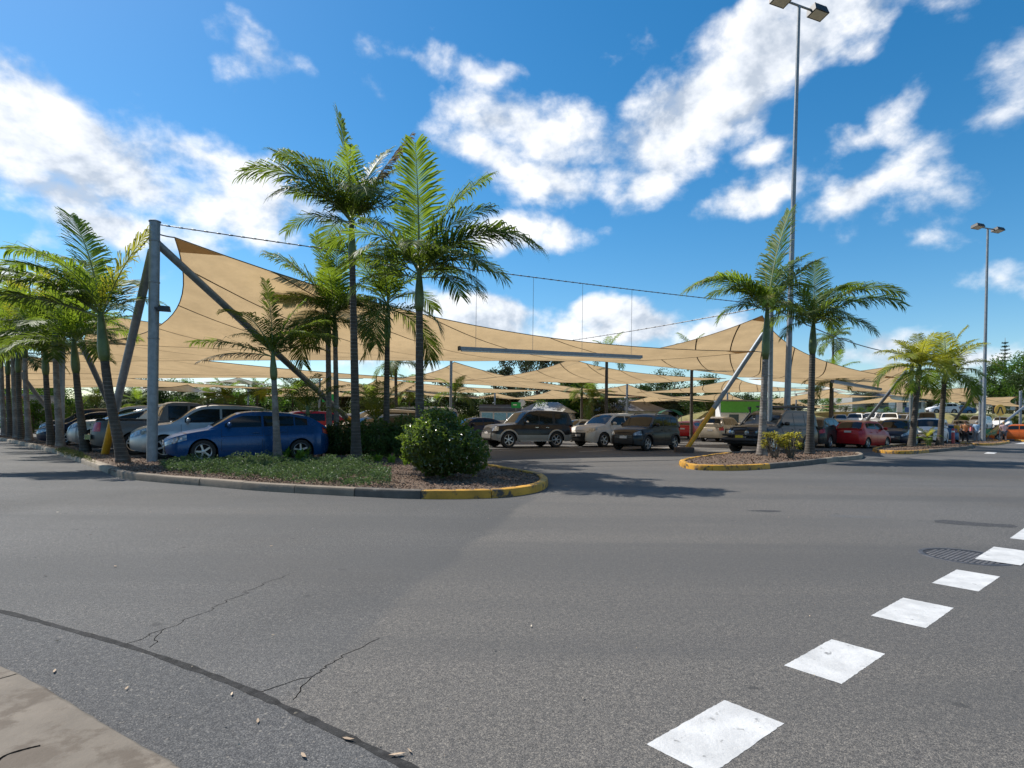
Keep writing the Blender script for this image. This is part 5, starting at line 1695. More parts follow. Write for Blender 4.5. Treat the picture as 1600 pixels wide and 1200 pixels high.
    # mirrors
    if lod >= 1:
        for sd in (1, -1):
            x = C.fx(s['ws'][0] + .085); p = C.sc(x, C.belt(x) + .09, sd)
            m = MB()
            m.lathe([(.001, -.10), (.055, -.09), (.08, -.04), (.085, .03), (.07, .085), (.001, .10)], 12, Matrix.Translation(p + Vector((-.02, sd * .14, .03))) @ Matrix.Rotation(radians(90), 4, 'X') @ Matrix.Diagonal((.75, 1.0, 1.15, 1)))
            m.tube([p, p + Vector((0, sd * .08, .01))], .025, 6)
            m.build('mirror', CHROME if (spec == 'wagon4') else pt, o, smooth=True)
    # wheels
    tyre, rim, disc = wheel_mesh(s['r'], .215 if spec not in ('cruiser', 'wagon4', 'ute') else .255, spokes)
    yw_ = C.W / 2 - .13
    for wx in C.wx:
        for sd in (1, -1):
            w = inst('wheel', tyre, o, loc=(wx, yw_ * sd, s['r']), rot=(0, random.uniform(0, 1), 0 if sd < 0 else pi))
            inst('rim', rim, w)
            if lod >= 2: inst('brake_disc', disc, w)
    # colour bands, flares, cladding
    if lower is not None:
        for sd in (1, -1):
            for (x0, x1) in ((C.wx[0] - C.ra - .01, C.wx[1] + C.ra + .01), (-C.xf + .02, C.wx[1] - C.ra - .01), (C.wx[0] + C.ra + .01, C.xf - .02)):
                C.patch(lambda u, v: C.sb(x0 + (x1 - x0) * u, C.zbase(x0 + (x1 - x0) * u) + .02 + .30 * v, sd), 10, 3, .009).build('lower_panel', lower, o, smooth=True)
        for (x0, hh) in ((C.xf, .26),):
            C.patch(lambda u, v: Vector((nose(.46 + hh * v), (-.5 + u) * yw * .98, .46 + hh * v)), 6, 3, .010).build('bumper', lower, o, smooth=True)
        for sd in (1, -1):
            m = MB(); m.box((0, sd * (C.W / 2 - .03), s['gc'] + .03), ((C.wx[0] - C.wx[1]) - 2 * C.ra - .05, .16, .05)); m.build('side_step', lower, o)
    if clad is not None:
        for sd in (1, -1):
            for (x0, x1) in ((C.wx[0] - C.ra - .01, C.wx[1] + C.ra + .01), (-C.xf + .02, C.wx[1] - C.ra - .01), (C.wx[0] + C.ra + .01, C.xf - .02)):
                C.patch(lambda u, v: C.sb(x0 + (x1 - x0) * u, C.zbase(x0 + (x1 - x0) * u) + .01 + .19 * v, sd), 10, 3, .009).build('cladding', clad, o, smooth=True)
        C.patch(lambda u, v: Vector((nose(.36 + .24 * v), (-.5 + u) * yw * .98, .36 + .24 * v)), 6, 3, .010).build('bumper', clad, o, smooth=True)
    if flare is not None:
        for wx in C.wx:
            for sd in (1, -1):
                def ff(u, v):
                    a = radians(-8) + radians(196) * u; rr = C.ra * .985 + .085 * v
                    x, z_ = wx + rr * cos(a), s['r'] * .98 + rr * sin(a)
                    x = max(-C.xf + .01, min(C.xf - .01, x))
                    p = C.sb(x, z_, sd); p.y += sd * (.028 * sin(pi * min(1, v * .9 + .1)) + .006); p.x = x
                    return p
                C.patch(ff, 20, 4, .006).build('wheel_arch_flare', flare, o, smooth=True)
    if rack or roofrail:
        x0, x1 = C.fx(.46), C.fx(.86 if spec != 'ute' else .58)
        for sd in (1, -1):
            m = MB(); y = sd * (s['wroof'] - .05)
            m.tube([(x0, y, C.zc(x0)), (x0 - .12, y, C.zc(x0) + .09), (x1 + .12, y, C.zc(x1) + .09), (x1, y, C.zc(x1))], .02, 6); m.build('roof_rail', DARKM, o)
        if rack:
            m = MB()
            for k in range(7):
                x = x0 - .15 + (x1 - x0 + .3) * k / 6
                m.box((x, 0, s['H'] + .15), (.05, s['wroof'] * 2.05, .03))
            for y in (-s['wroof'], 0, s['wroof']):
                m.box(((x0 + x1) / 2, y, s['H'] + .19), (abs(x1 - x0) - .1, .04, .07))
            m.build('roof_rack', DARKM, o)
    if bullbar:
        m = MB(); xb = C.xf + .16; yb = C.W / 2 * .92
        m.tube([(xb - .35, yb, .62), (xb - .06, yb * .95, .60), (xb + .02, yb * .6, .60), (xb + .02, -yb * .6, .60), (xb - .06, -yb * .95, .60), (xb - .35, -yb, .62)], .085, 10)
        m.tube([(xb - .30, yb, .80), (xb - .05, yb * .93, .80), (xb + .02, yb * .6, .80), (xb + .02, -yb * .6, .80), (xb - .05, -yb * .93, .80), (xb - .30, -yb, .80)], .05, 10)
        m.tube([(xb, yb * .42, .62), (xb, yb * .42, 1.06), (xb - .02, yb * .34, 1.13), (xb - .02, -yb * .34, 1.13), (xb, -yb * .42, 1.06), (xb, -yb * .42, .62)], .032, 8)
        m.tube([(xb - .28, yb * .98, .82), (xb - .18, yb * .9, 1.04), (xb, yb * .45, 1.04)], .028, 8)
        m.tube([(xb - .28, -yb * .98, .82), (xb - .18, -yb * .9, 1.04), (xb, -yb * .45, 1.04)], .028, 8)
        m.box((xb - .04, 0, .52), (.10, yb * 1.7, .16))
        m.build('bull_bar', DARKM, o, smooth=True)
        m = MB(); m.box((xb + .06, 0.0, .74), (.012, .37, .11)); m.build('number_plate', PLATEY, o)
        for y in (-.33, .33):
            m = MB(); m.lathe([(.001, .05), (.08, .045), (.10, 0), (.06, -.07)], 14, Matrix.Translation((xb + .02, y, .90)) @ Matrix.Rotation(radians(90), 4, 'Y')); m.build('driving_lamp', LENS, o)
    if snorkel:
        x = C.fx(.27); m = MB(); y = -(s['wbelt'] - .0)
        m.tube([(C.fx(.20), y - .04, 1.12), (x, y - .05, 1.22), (C.fx(.37), y + .13, 1.80), (C.fx(.37), y + .12, 1.98)], .045, 8); m.box((C.fx(.37) + .04, y + .12, 2.0), (.14, .09, .12)); m.build('snorkel', PLAST, o)
    if tray == 'tub':
        # open tub: dark liner on the deck, tubular sports bar
        m = MB(); m.box(((C.fx(.645) + C.fx(.985)) / 2, 0, 1.19), (abs(C.fx(.985) - C.fx(.645)), C.W * .78, .03)); m.build('tonneau_cover', PLAST, o)
        m = MB()
        for sd in (1, -1):
            m.tube([(C.fx(.66), sd * .70, 1.16), (C.fx(.67), sd * .64, 1.62), (C.fx(.72), sd * .66, 1.50), (C.fx(.93), sd * .74, 1.17)], .045, 8)
        m.tube([(C.fx(.67), .64, 1.62), (C.fx(.67), -.64, 1.62)], .045, 8)
        m.build('sports_bar', CHROME, o, smooth=True)
        m = MB(); m.box((-C.xf - .10, 0, .60), (.16, C.W * .86, .16), taper=.9); m.build('rear_bumper', CHROME, o)
        m = MB(); m.box((-C.xf - .014, 0, 1.0), (.02, .30, .06)); m.build('tailgate_handle', PLAST, o)
    if tray == 'canopy':
        m = MB()
        x0, x1 = C.fx(.645), C.fx(.985)
        m.grid(lambda u, v: (x0 + (x1 - x0) * u, (C.W * .46 - .10 * min(1, 2 * min(v, 1 - v) / .7)) * (1 if v < .5 else -1) * min(1, abs(v - .5) * 2 / .3 if abs(v - .5) < .15 else 1), 1.16 + .60 * min(1, min(v, 1 - v) / .35) ** .7), 4, 20)
        m.build('canopy', pt, o, auto=40)
        for sd in (1, -1):
            m = MB(); m.box(((x0 + x1) / 2, sd * (C.W * .46 - .02), 1.42), (abs(x1 - x0) * .8, .03, .26)); m.build('side_window', GLASS, o)
    tag(o, label, cat, group)
    return o

p_blue = paint('blue', (0.004, 0.060, 0.18), .25, .26, .08)
p_silver = paint('silver', (0.42, 0.43, 0.44), .7, .32, .18)
p_grey = paint('graphite', (0.11, 0.115, 0.12), .5, .34, .22)
p_navy = paint('navy', (0.006, 0.012, 0.035), .2, .28, .16)
p_black = paint('black', (0.008, 0.008, 0.010), .1, .28, .14)
p_charc = paint('charcoal', (0.025, 0.026, 0.028), .3, .32, .2)
p_red = paint('red', (0.42, 0.008, 0.014), .1, .28, .12)
p_white = paint('white', (0.76, 0.76, 0.75), 0, .35, .15)
p_cream = paint('pearl_white', (0.60, 0.57, 0.52), .1, .34, .30)
p_beige = paint('champagne', (0.42, 0.35, 0.26), .3, .36, .35)
p_orange = paint('orange', (0.62, 0.12, 0.015), .1, .3, .12)
p_green = paint('dark_green', (0.02, 0.045, 0.035), .2, .3, .25)
p_teal = paint('mid_blue', (0.03, 0.12, 0.25), .3, .3, .2)
p_lower = paint('silver_two_tone', (0.34, 0.33, 0.31), .5, .4, .3)

def rot(h, deg):
    a = radians(deg); return Vector((h[0] * cos(a) - h[1] * sin(a), h[0] * sin(a) + h[1] * cos(a), 0))
def cpos(px, D):
    k = (px - CX) / FPX
    return Vector((k * D, D, 0))
def by_front(front, head, L): return Vector((front.x - head[0] * L / 2, front.y - head[1] * L / 2, 0))

# left block, noses toward the front bed
h = Vector((-.84, -.54, 0))
car('hatch', 'glossy blue hatchback behind the low ground cover', by_front(Vector((-9.85, 16.85, 0)), h, 4.46), h, p_blue, spokes=5)
car('suv', 'silver compact four wheel drive wagon beside the blue hatchback', by_front(Vector((-11.85, 18.45, 0)), h, 4.52), h, p_silver, roofrail=True)
h2 = Vector((.80, .60, 0))
c = Vector((-14.15, 20.0, 0)) + h2 * 2.62
car('ute', 'graphite grey utility with sports bar, tail lamps toward the palms', c, h2, p_grey, tray='tub', cat='utility truck', lod=2)
car('ute', 'white utility with canopy behind the leaning strut', by_front(Vector((-15.6, 22.3, 0)), h, 5.25), h, p_white, tray='canopy', cat='utility truck', lod=1)
car('bigsuv', 'silver four wheel drive seen between the left palm trunks', by_front(Vector((-18.2, 24.4, 0)), h, 4.86), h, p_silver, lod=1)
car('hatch', 'dark blue hatchback half hidden by left palm trunks', by_front(Vector((-20.7, 26.0, 0)), h, 4.46), h, p_navy, lod=1)
car('suv', 'charcoal wagon at the far left behind thin palm trunks', by_front(Vector((-25.2, 31.8, 0)), h, 4.52), h, p_charc, lod=1)
# behind the round shrub and the palms
car('bigsuv', 'champagne four wheel drive behind the palm clump', cpos(590, 27.5), h, p_beige, lod=1, roofrail=True)
car('hatch', 'dark green hatchback with its tail behind the round shrub', cpos(628, 24.2), Vector((.65, .76, 0)), p_green, lod=1)
car('suv', 'red wagon whose roof shows over the blue hatchback', cpos(468, 31), h, p_red, lod=1)
car('van', 'beige van standing behind the palm trunks and round shrub', cpos(650, 33), Vector((-.9, .43, 0)), p_beige, lod=1, cat='van')
car('sedan', 'dark blue sedan just left of the two tone four wheel drive', cpos(742, 36), h, p_navy, lod=1)
# middle row
car('wagon4', 'black and silver two tone four wheel drive right of the round shrub', cpos(824, 29.8), Vector((-.885, -.466, 0)), p_black, lower=p_lower, flare=p_lower, spokes=6, tint='black body over a silver band')
car('bigsuv', 'pearl white family four wheel drive behind the black one', cpos(955, 32.2), Vector((-.80, -.60, 0)), p_cream, spokes=5)
car('compact4', 'black compact four wheel drive with grey bumper facing the camera', cpos(1010, 28.4), Vector((-.69, -.724, 0)), p_black, clad=PLAST, flare=PLAST, spokes=5, roofrail=True)
car('bigsuv', 'champagne wagon seen from behind under the leaning yellow strut', cpos(1128, 43), Vector((.62, .78, 0)), p_beige, lod=1)
car('hatch', 'red hatchback in the row behind the champagne wagon', cpos(1082, 49), Vector((.6, .8, 0)), p_red, lod=1)
car('cruiser', 'dark four wheel drive with bull bar and roof rack behind the ringed palm', cpos(1208, 27.0), Vector((-.80, -.60, 0)), p_black, bullbar=True, rack=True, snorkel=True, spokes=6)
# right row
car('suv', 'dark grey wagon between the black palm trunk and the red hatchback', cpos(1283, 34.5), Vector((.70, .71, 0)), p_charc)
car('small', 'bright red small hatchback seen from behind', cpos(1349, 34.4), Vector((.80, .60, 0)), p_red)
car('suv', 'navy wagon facing forward right of the red hatchback', cpos(1402, 37.4), Vector((-.66, -.75, 0)), p_navy)
car('ute', 'white utility behind the pair of yellow green palms', cpos(1452, 42), Vector((-.66, -.75, 0)), p_white, cat='utility truck', lod=1, tray='canopy')
car('hatch', 'mid blue hatchback behind the right yellow green palm', cpos(1478, 49), Vector((.6, .8, 0)), p_teal, lod=1)
car('small', 'orange hatchback at the right edge', cpos(1588, 56), Vector((-.75, .66, 0)), p_orange, lod=1)
car('sedan', 'silver sedan with red tail lamps behind the right palms', cpos(1500, 60), Vector((.55, .83, 0)), p_silver, lod=1, z=terr(60) * .9)
# far rows seen under the sails
FAR = [('suv', 700, 48, p_charc, 'charcoal wagon in a far row behind the round shrub'), ('sedan', 905, 46, p_silver, 'silver sedan in a far row behind the black four wheel drive'),
       ('hatch', 940, 54, p_white, 'white hatchback in a far row behind the pearl wagon'), ('sedan', 1046, 58, p_teal, 'blue sedan in a far row above the black compact wagon'), ('suv', 1100, 62, p_white, 'white wagon in a far row by the kiosk'),
       ('hatch', 855, 56, p_charc, 'charcoal hatchback in a far row behind the black roof'), ('sedan', 1170, 52, p_navy, 'navy sedan far behind the bull bar car'), ('suv', 540, 45, p_white, 'white wagon far behind the twin palms'),
       ('suv', 395, 46, p_beige, 'champagne wagon far behind the silver wagon'), ('bigsuv', 300, 48, p_silver, 'silver wagon far behind the grey utility'), ('van', 225, 50, p_white, 'white van far behind the corner post'),
       ('hatch', 1255, 46, p_grey, 'grey hatchback behind the black palm trunk'), ('suv', 1330, 48, p_beige, 'champagne wagon behind the red small hatchback'), ('bigsuv', 1390, 52, p_grey, 'grey wagon behind the navy wagon')]
for q, (sp, px, D, pt, lab) in enumerate(FAR):
    car(sp, lab, cpos(px, D), rot(h if q % 2 else h2, random.uniform(-12, 12)), pt, lod=0, group='cars in the far rows')
UP = [('hatch', 1312, 66, p_silver, 'silver hatchback at the left end of the upper row'), ('suv', 1337, 68, p_white, 'white wagon in the upper row left of the strut'), ('ute', 1365, 70, p_white, 'white utility in the upper row behind the leaning strut'),
      ('bigsuv', 1390, 67, p_white, 'white four wheel drive in the upper row'), ('suv', 1412, 71, p_silver, 'silver wagon at the right end of the upper row'), ('small', 1531, 66, p_white, 'white small hatchback in the upper row by the right mast'),
      ('sedan', 1565, 69, p_white, 'white sedan in the upper row behind the crossing sign'), ('ute', 1448, 63, p_teal, 'blue utility in the upper row behind the palms')]
for q, (sp, px, D, pt, lab) in enumerate(UP):
    car(sp, lab, cpos(px, D), rot(Vector((-.7, -.7, 0)), random.uniform(-15, 15)), pt, lod=0, z=terr(D) + .012, group='cars on the upper terrace')
car('suv', 'white wagon driving along the road on top of the bank', cpos(1472, 95), Vector((-.99, .1, 0)), p_white, lod=1, z=3.28)
car('sedan', 'dark blue car on the bank road under the far sail', cpos(1497, 99), Vector((-.9, .4, 0)), p_teal, lod=0, z=3.28)

# ------------------------------------------------------------------ trees beyond the car park
def tree_meshes(kind, seed):
    rnd = random.Random(seed)
    tm, lm = MB(), MB()
    H = 1.0
    # unit tree, 10 m tall, scaled per copy
    th = {'round': 3.2, 'gum': 4.5, 'low': 1.2}[kind]
    tm.tube([(0, 0, -.2), (.1, 0, th * .5), (.05, .1, th), (.1, .1, th + 2.2)], [.28, .22, .17, .08], 8)
    cl = []
    nb = {'round': 34, 'gum': 26, 'low': 30}[kind]
    for i in range(nb):
        a = rnd.uniform(0, 6.28)
        if kind == 'round': r = rnd.uniform(.6, 3.6); z = rnd.uniform(2.6, 9.4); r *= sqrt(max(.08, 1 - ((z - 5.6) / 4.3) ** 2))
        elif kind == 'gum': r = rnd.uniform(.5, 3.2); z = rnd.uniform(5, 9.6)
        else: r = rnd.uniform(.3, 4.2); z = rnd.uniform(.8, 7.5); r *= sqrt(max(.08, 1 - ((z - 3.2) / 5) ** 2))
        c = Vector((cos(a) * r, sin(a) * r, z))
        cl.append(c)
        if i % 2 == 0:
            s = Vector((.05, .05, min(th + 1, z * .6)))
            tm.tube([s, s.lerp(c, .55) + Vector((0, 0, .25)), c], [.09, .06, .02], 5)
    for c in cl:
        rr = rnd.uniform(.8, 1.5) * (.75 if kind == 'gum' else 1)
        for k in range(130):
            d = Vector((rnd.gauss(0, 1), rnd.gauss(0, 1), rnd.gauss(0, .75))).normalized() * rr * rnd.random() ** .4
            leaf(lm, c + d, d + Vector((rnd.gauss(0, .7), rnd.gauss(0, .7), rnd.gauss(.5, .7))), rnd.uniform(.22, .46), rnd.uniform(.12, .22), 0, rnd)
    return tm.mesh('trunk', BARK, smooth=True), lm
TM = {}
for kind, n in (('round', 2), ('gum', 2), ('low', 2)):
    for q in range(n):
        t_, l_ = tree_meshes(kind, 500 + q + len(TM) * 7)
        for mn, mt in (('dark', TREED), ('bright', TREEB), ('grey', TREEG)):
            TM[(kind, q, mn)] = (t_, l_.mesh('crown', mt))
def tree(px, D, h, kind, q, mn, label, group='trees beyond the car park', z=0.0, wide=1.0, name='tree'):
    p = cpos(px, D)
    o = empty(name, (p.x, p.y, z), random.uniform(0, 6.28))
    k = h / 10.0
    t_, l_ = TM[(kind, q, mn)]
    inst('trunk', t_, o, sc=(k * wide, k * wide, k)); inst('crown', l_, o, sc=(k * wide, k * wide, k))
    tag(o, label, 'tree', group)
rt = random.Random(3)
# named ones above the sails
tree(838, 92, 12.0, 'gum', 0, 'grey', 'grey green gum tree top over the sails right of the shrub mast')
tree(800, 98, 11.5, 'gum', 1, 'grey', 'sparse gum tree top left of the taller gum over the sails')
tree(880, 96, 12.0, 'round', 0, 'dark', 'round dark tree behind the gum tree over the sails')
tree(1045, 98, 10.2, 'round', 1, 'dark', 'dark round tree showing between two sails above the black compact wagon')
tree(1105, 100, 9.6, 'round', 0, 'dark', 'dark tree left of the leaning strut above the sails')
tree(1588, 90, 9.6, 'round', 1, 'bright', 'bright leafy tree at the right edge behind the bank', z=3.0)
tree(1552, 94, 8.4, 'round', 0, 'dark', 'dark leafy tree right of the second lamp post', z=3.0)
tree(1625, 84, 10.0, 'round', 0, 'dark', 'dark leafy tree cut by the right picture edge', z=3.0)
tree(1560, 98, 8.0, 'low', 0, 'dark', 'low dark tree under the bright one on the bank', z=3.0)
LINE = 'dense green tree in the far tree line behind the car park'
for q in range(92):
    px = -140 + q * 15.5 + rt.uniform(-9, 9)
    D = rt.uniform(88, 108)
    if px > 1255: continue
    hgt = rt.uniform(5.8, 8.4) if px > 330 else rt.uniform(5.2, 7.8)
    tree(px, D, hgt, rt.choice(('round', 'low', 'low')), rt.randint(0, 1), rt.choice(('dark', 'dark', 'bright', 'grey')), LINE, 'far tree line', wide=1.25)
for q in range(14):
    px = 1265 + q * 26 + rt.uniform(-8, 8); D = rt.uniform(112, 122)
    tree(px, D, rt.uniform(4.0, 6.0), rt.choice(('round', 'low')), rt.randint(0, 1), rt.choice(('dark', 'bright', 'grey')), 'garden tree among the houses above the bank', 'garden trees above the bank', z=3.4, wide=1.3)
for q in range(12):
    px = 1275 + q * 22 + rt.uniform(-5, 5)
    b = cpos(px, 103)
    o = empty('hedge_bush', (b.x, b.y, 3.2), rt.uniform(0, 6)); k = rt.uniform(.16, .24)
    inst('crown', TM[('low', q % 2, rt.choice(('bright', 'dark', 'bright')))][1], o, sc=(k * 1.5, k * 1.5, k)); inst('trunk', TM[('low', 0, 'dark')][0], o, sc=(k, k, k))
    tag(o, 'clipped green hedge bush along the bank road', 'bush', 'hedge bushes along the bank road')
for q, (px, D) in enumerate(((1540, 74), (1590, 76), (1508, 77), (1425, 78))):
    b = cpos(px, D)
    o = empty('bank_bush', (b.x, b.y, terr(D)), rt.uniform(0, 6)); k = .24
    inst('crown', TM[('low', q % 2, 'bright')][1], o, sc=(k * 1.3, k * 1.3, k)); inst('trunk', TM[('low', 0, 'dark')][0], o, sc=(k, k, k))
    tag(o, 'low leafy bush at the foot of the bank', 'bush', 'bushes at the foot of the bank')
for q, (px, D, k) in enumerate(((52, 44, .32), (70, 46, .30), (20, 43, .36), (120, 60, .35), (800, 66, .2), (985, 66, .3), (1125, 70, .26), (570, 64, .3), (725, 70, .26))):
    b = cpos(px, D)
    o = empty('garden_bush', (b.x, b.y, 0), rt.uniform(0, 6))
    inst('crown', TM[('low', q % 2, 'bright')][1], o, sc=(k * 1.2, k * 1.2, k)); inst('trunk', TM[('low', 0, 'dark')][0], o, sc=(k, k, k))
    tag(o, 'bright leafy bush growing amid the far parking rows', 'bush', 'bushes amid the parking rows')
def norfolk(px, ytop, D, label, z):
    p = cpos(px, D); top = P(px, ytop, D)
    rnd = random.Random(8)
    o = empty('norfolk_pine', (p.x, p.y, z)); H = top.z - z
    m = MB(); m.tube([(0, 0, -.2), (0, 0, H * .5), (0, 0, H)], [.28, .18, .03], 7); m.build('trunk', BARK, o, smooth=True)
    m = MB()
    lv = 15
    for i in range(lv):
        zz = H * (.30 + .68 * i / lv); R = (1 - i / lv) * 2.3 + .35
        for k in range(6):
            a = k * 1.047 + i * .5 + rnd.uniform(-.15, .15)
            d = Vector((cos(a), sin(a), 0))
            for s in range(26):
                t = (s + rnd.random()) / 26
                c = d * (R * t) + Vector((0, 0, zz + .35 * t * t * R * .5)) + Vector((rnd.gauss(0, .07), rnd.gauss(0, .07), rnd.gauss(0, .07)))
                leaf(m, c, Vector((rnd.gauss(0, 1), rnd.gauss(0, 1), 1)), .32 * (1.1 - t * .4), .10, 0, rnd)
    m.build('crown', PINE, o)
    tag(o, label, 'pine tree')
norfolk(1569, 528, 120, 'tall symmetrical pine standing above the trees at the right', 3.2)
norfolk(1598, 552, 128, 'second pine top cut by the right picture edge', 3.2)

# ------------------------------------------------------------------ buildings
def building(name, label, px, D, w, d, hgt, wall, roof=None, rz=0.0, z=0.0, wins=(), fascia=None, hip=True, rh=1.6):
    p = cpos(px, D)
    o = empty(name, (p.x, p.y, z), rz)
    m = MB(); m.box((0, 0, hgt / 2), (w, d, hgt)); m.build('wall', wall, o)
    if roof:
        e = .5
        m = MB()
        v = [(-w / 2 - e, -d / 2 - e, hgt), (w / 2 + e, -d / 2 - e, hgt), (w / 2 + e, d / 2 + e, hgt), (-w / 2 - e, d / 2 + e, hgt), (-w / 2 + d * .4, 0, hgt + rh), (w / 2 - d * .4, 0, hgt + rh)]
        m.add(v, [(0, 1, 5, 4), (1, 2, 5), (2, 3, 4, 5), (3, 0, 4), (0, 3, 2, 1)]); m.build('roof', roof, o)
    else:
        m = MB(); m.box((0, 0, hgt + .06), (w + .3, d + .3, .14)); m.build('roof', GALVD, o)
    for (x0, x1, z0, z1) in wins:
        f = MB(); f.box(((x0 + x1) / 2, -d / 2 - .02, (z0 + z1) / 2), (x1 - x0 + .12, .05, z1 - z0 + .12)); fo = f.build('window', WHITE, o)
        f = MB(); f.box(((x0 + x1) / 2, -d / 2 - .05, (z0 + z1) / 2), (x1 - x0, .03, z1 - z0)); f.build('pane', GLASSB, fo)
    if fascia:
        mt, z0, z1 = fascia
        m = MB(); m.box((0, -d / 2 - .08, (z0 + z1) / 2), (w + .1, .12, z1 - z0)); m.build('fascia', mt, o)
    tag(o, label, 'building')
    return o
GREENP = simple('green_panel', (.10, .42, .06), .5, var=.08)
ROOFD = simple('dark_roof', (.10, .10, .11), .6, var=.15, scale=1)
ROOFR = simple('terracotta_roof', (.36, .13, .08), .7, var=.2, scale=1)
BRICKW = simple('rendered_wall', (.52, .49, .44), .8, var=.1, scale=1)
k = building('kiosk', 'green and white kiosk behind the leaning yellow strut', 1160, 66, 5.2, 3.2, 3.75, WHITE, rz=-.15, wins=[(-1.75, -.75, 1.3, 2.3)], fascia=(GREENP, 2.5, 3.7))
m = MB(); m.box((-1.2, -1.66, .65), (1.5, .05, .8)); m.build('poster', simple('blue_poster', (.03, .08, .20), .5, var=.3), k)
building('blue_window_building', 'low building with a band of pale blue windows behind the round shrub mast', 782, 84, 5.6, 6, 3.1, BRICKW, wins=[(-2.5, -1.0, 1.4, 2.4), (-.8, .8, 1.4, 2.4), (1.0, 2.5, 1.4, 2.4)], fascia=(ROOFD, 2.6, 3.5))
for w_ in bpy.data.objects:
    if w_.name.startswith('pane') and w_.parent and w_.parent.parent and w_.parent.parent.name == 'blue_window_building':
        w_.data.materials[0] = simple('pale_blue_glass', (.22, .45, .55), .2, var=.15)
building('house', 'house with dark roof behind the pearl white wagon', 985, 92, 9, 7, 3.0, BRICKW, ROOFD, rz=.3, rh=1.8, wins=[(-3.4, -2, 1, 2.1), (1.2, 2.8, 1, 2.1)])
building('house', 'house with grey roof half hidden behind the black four wheel drive', 855, 90, 8, 6, 2.6, BRICKW, simple('grey_roof', (.32, .33, .34), .6, var=.1), rz=-.2, rh=1.6, wins=[(-3, -1.6, 1, 2)])
sgn = building('shop_building', 'shop building with a long red sign band above the far sails', 985, 112, 13, 6, 5.6, BRICKW, fascia=(simple('red_sign', (.55, .02, .02), .45, var=.08), 6.1 - .4, 7.1))
building('house', 'grey walled house above the bank behind the hedge', 1335, 118, 6, 7, 3.6, simple('grey_brick', (.38, .37, .35), .85, var=.12), None, z=3.5, rz=.1)
building('house', 'white house above the bank right of the grey walled one', 1390, 116, 9, 7, 3.2, WHITE, ROOFD, z=3.6, rz=-.1, wins=[(-3.6, -2.0, .9, 2.2), (-.8, 1.2, .9, 2.2), (2.2, 3.8, .9, 2.2)])
building('house', 'pale long house behind the trees at the right edge', 1590, 112, 12, 7, 3.4, BRICKW, simple('pale_roof', (.45, .43, .40), .6, var=.1), z=4.4, rz=-.25, rh=1.4, wins=[(-4, -2.4, 1, 2.2)])
building('shop_building', 'low building with a terracotta band at the far left', 8, 66, 9, 5, 3.4, BRICKW, None, fascia=(simple('pink_fascia', (.50, .16, .13), .6, var=.1), 2.4, 3.3))

# ------------------------------------------------------------------ fences and poles at the back
def fence(a, b, label, z0, z1, hgt=1.1, step=2.4):
    a, b = Vector(a), Vector(b)
    o = empty('railing', (a.x, a.y, z0))
    L = (b - a).length; n = max(2, int(L / step))
    for i in range(n + 1):
        q = (b - a) * (i / n); q.z = (z1 - z0) * i / n
        m = MB(); m.tube([q, q + Vector((0, 0, hgt))], .035, 6); m.build('post', GALV, o)
    for hz in (hgt, hgt * .55):
        m = MB(); m.tube([Vector((0, 0, hz)), Vector((b.x - a.x, b.y - a.y, z1 - z0 + hz))], .03, 6); m.build('rail', GALV, o)
    tag(o, label, 'railing')
fence(cpos(1285, 91), cpos(1425, 91), 'steel railing along the top of the grass bank', 3.25, 3.25)
fence(cpos(90, 62), cpos(215, 60), 'pale railing behind the left parked cars', 0, 0, 1.5)
fence(cpos(1170, 86), cpos(1265, 88), 'high railing on the roof line behind the right sails', 5.2, 5.6, 1.2)

def sign_post(px, D, zc, label, build, hgt=None, z=0.0):
    p = cpos(px, D)
    o = empty('road_sign', (p.x, p.y, z))
    m = MB(); m.tube([(0, 0, -.1), (0, 0, zc)], .035, 8); m.build('post', GALV, o)
    build(o, zc)
    tag(o, label, 'sign')
YS = simple('sign_yellow', (.75, .42, .06), .45, var=.05)
BK = simple('sign_black', (.015, .015, .015), .5, var=.1)
GS = simple('sign_green', (.01, .36, .08), .4, var=.05)
def b_cross(o, z):
    m = MB(); M = Matrix.Translation((0, -.05, z)) @ Matrix.Rotation(radians(90), 4, 'X')
    m.lathe([(.001, .0), (.47, .0), (.48, -.012), (.48, -.03)], 28, M); m.build('disc', YS, o, fix=True)
    m = MB()   # walking legs symbol
    for s in (-1, 1):
        m.add([(s * .02, -.053, z + .18), (s * .13, -.053, z + .18), (s * .30, -.053, z - .26), (s * .17, -.053, z - .26)], [(0, 1, 2, 3)])
        m.add([(s * .16, -.0532, z - .22), (s * .30, -.0532, z - .26), (s * .36, -.0532, z - .30), (s * .15, -.0532, z - .29)], [(0, 1, 2, 3)])
    m.add([(-.13, -.0534, z + .18), (.13, -.0534, z + .18), (.09, -.0534, z + .28), (-.09, -.0534, z + .28)], [(0, 1, 2, 3)])
    m.build('symbol', BK, o)
sign_post(1562, 50.5, 2.7, 'round yellow pedestrian crossing sign with black walking legs', b_cross)
def b_green(o, z):
    m = MB(); m.box((0, -.04, z), (1.0, .04, .62)); m.build('panel', GS, o)
    m = MB(); m.box((-.12, -.064, z + .04), (.40, .006, .12)); m.build('marking', WHITE, o)
sign_post(806, 64, 3.0, 'green information sign above the roof of the black four wheel drive', b_green)
def b_round(o, z):
    m = MB(); M = Matrix.Translation((0, -.05, z)) @ Matrix.Rotation(radians(90), 4, 'X')
    m.lathe([(.001, 0), (.40, 0), (.40, -.03)], 20, M); m.build('disc', WHITE, o, fix=True)
sign_post(815, 67, 3.35, 'white round sign just above the green sign', b_round)
sign_post(513.5, 46, 2.9, 'small green sign seen between the twin slender palms', b_green)
def b_white(o, z):
    m = MB(); m.box((0, -.04, z), (.7, .03, 1.2)); m.build('panel', WHITE, o)
sign_post(1405, 74, 2.6, 'white upright notice on a post in the upper row', b_white, z=.95)
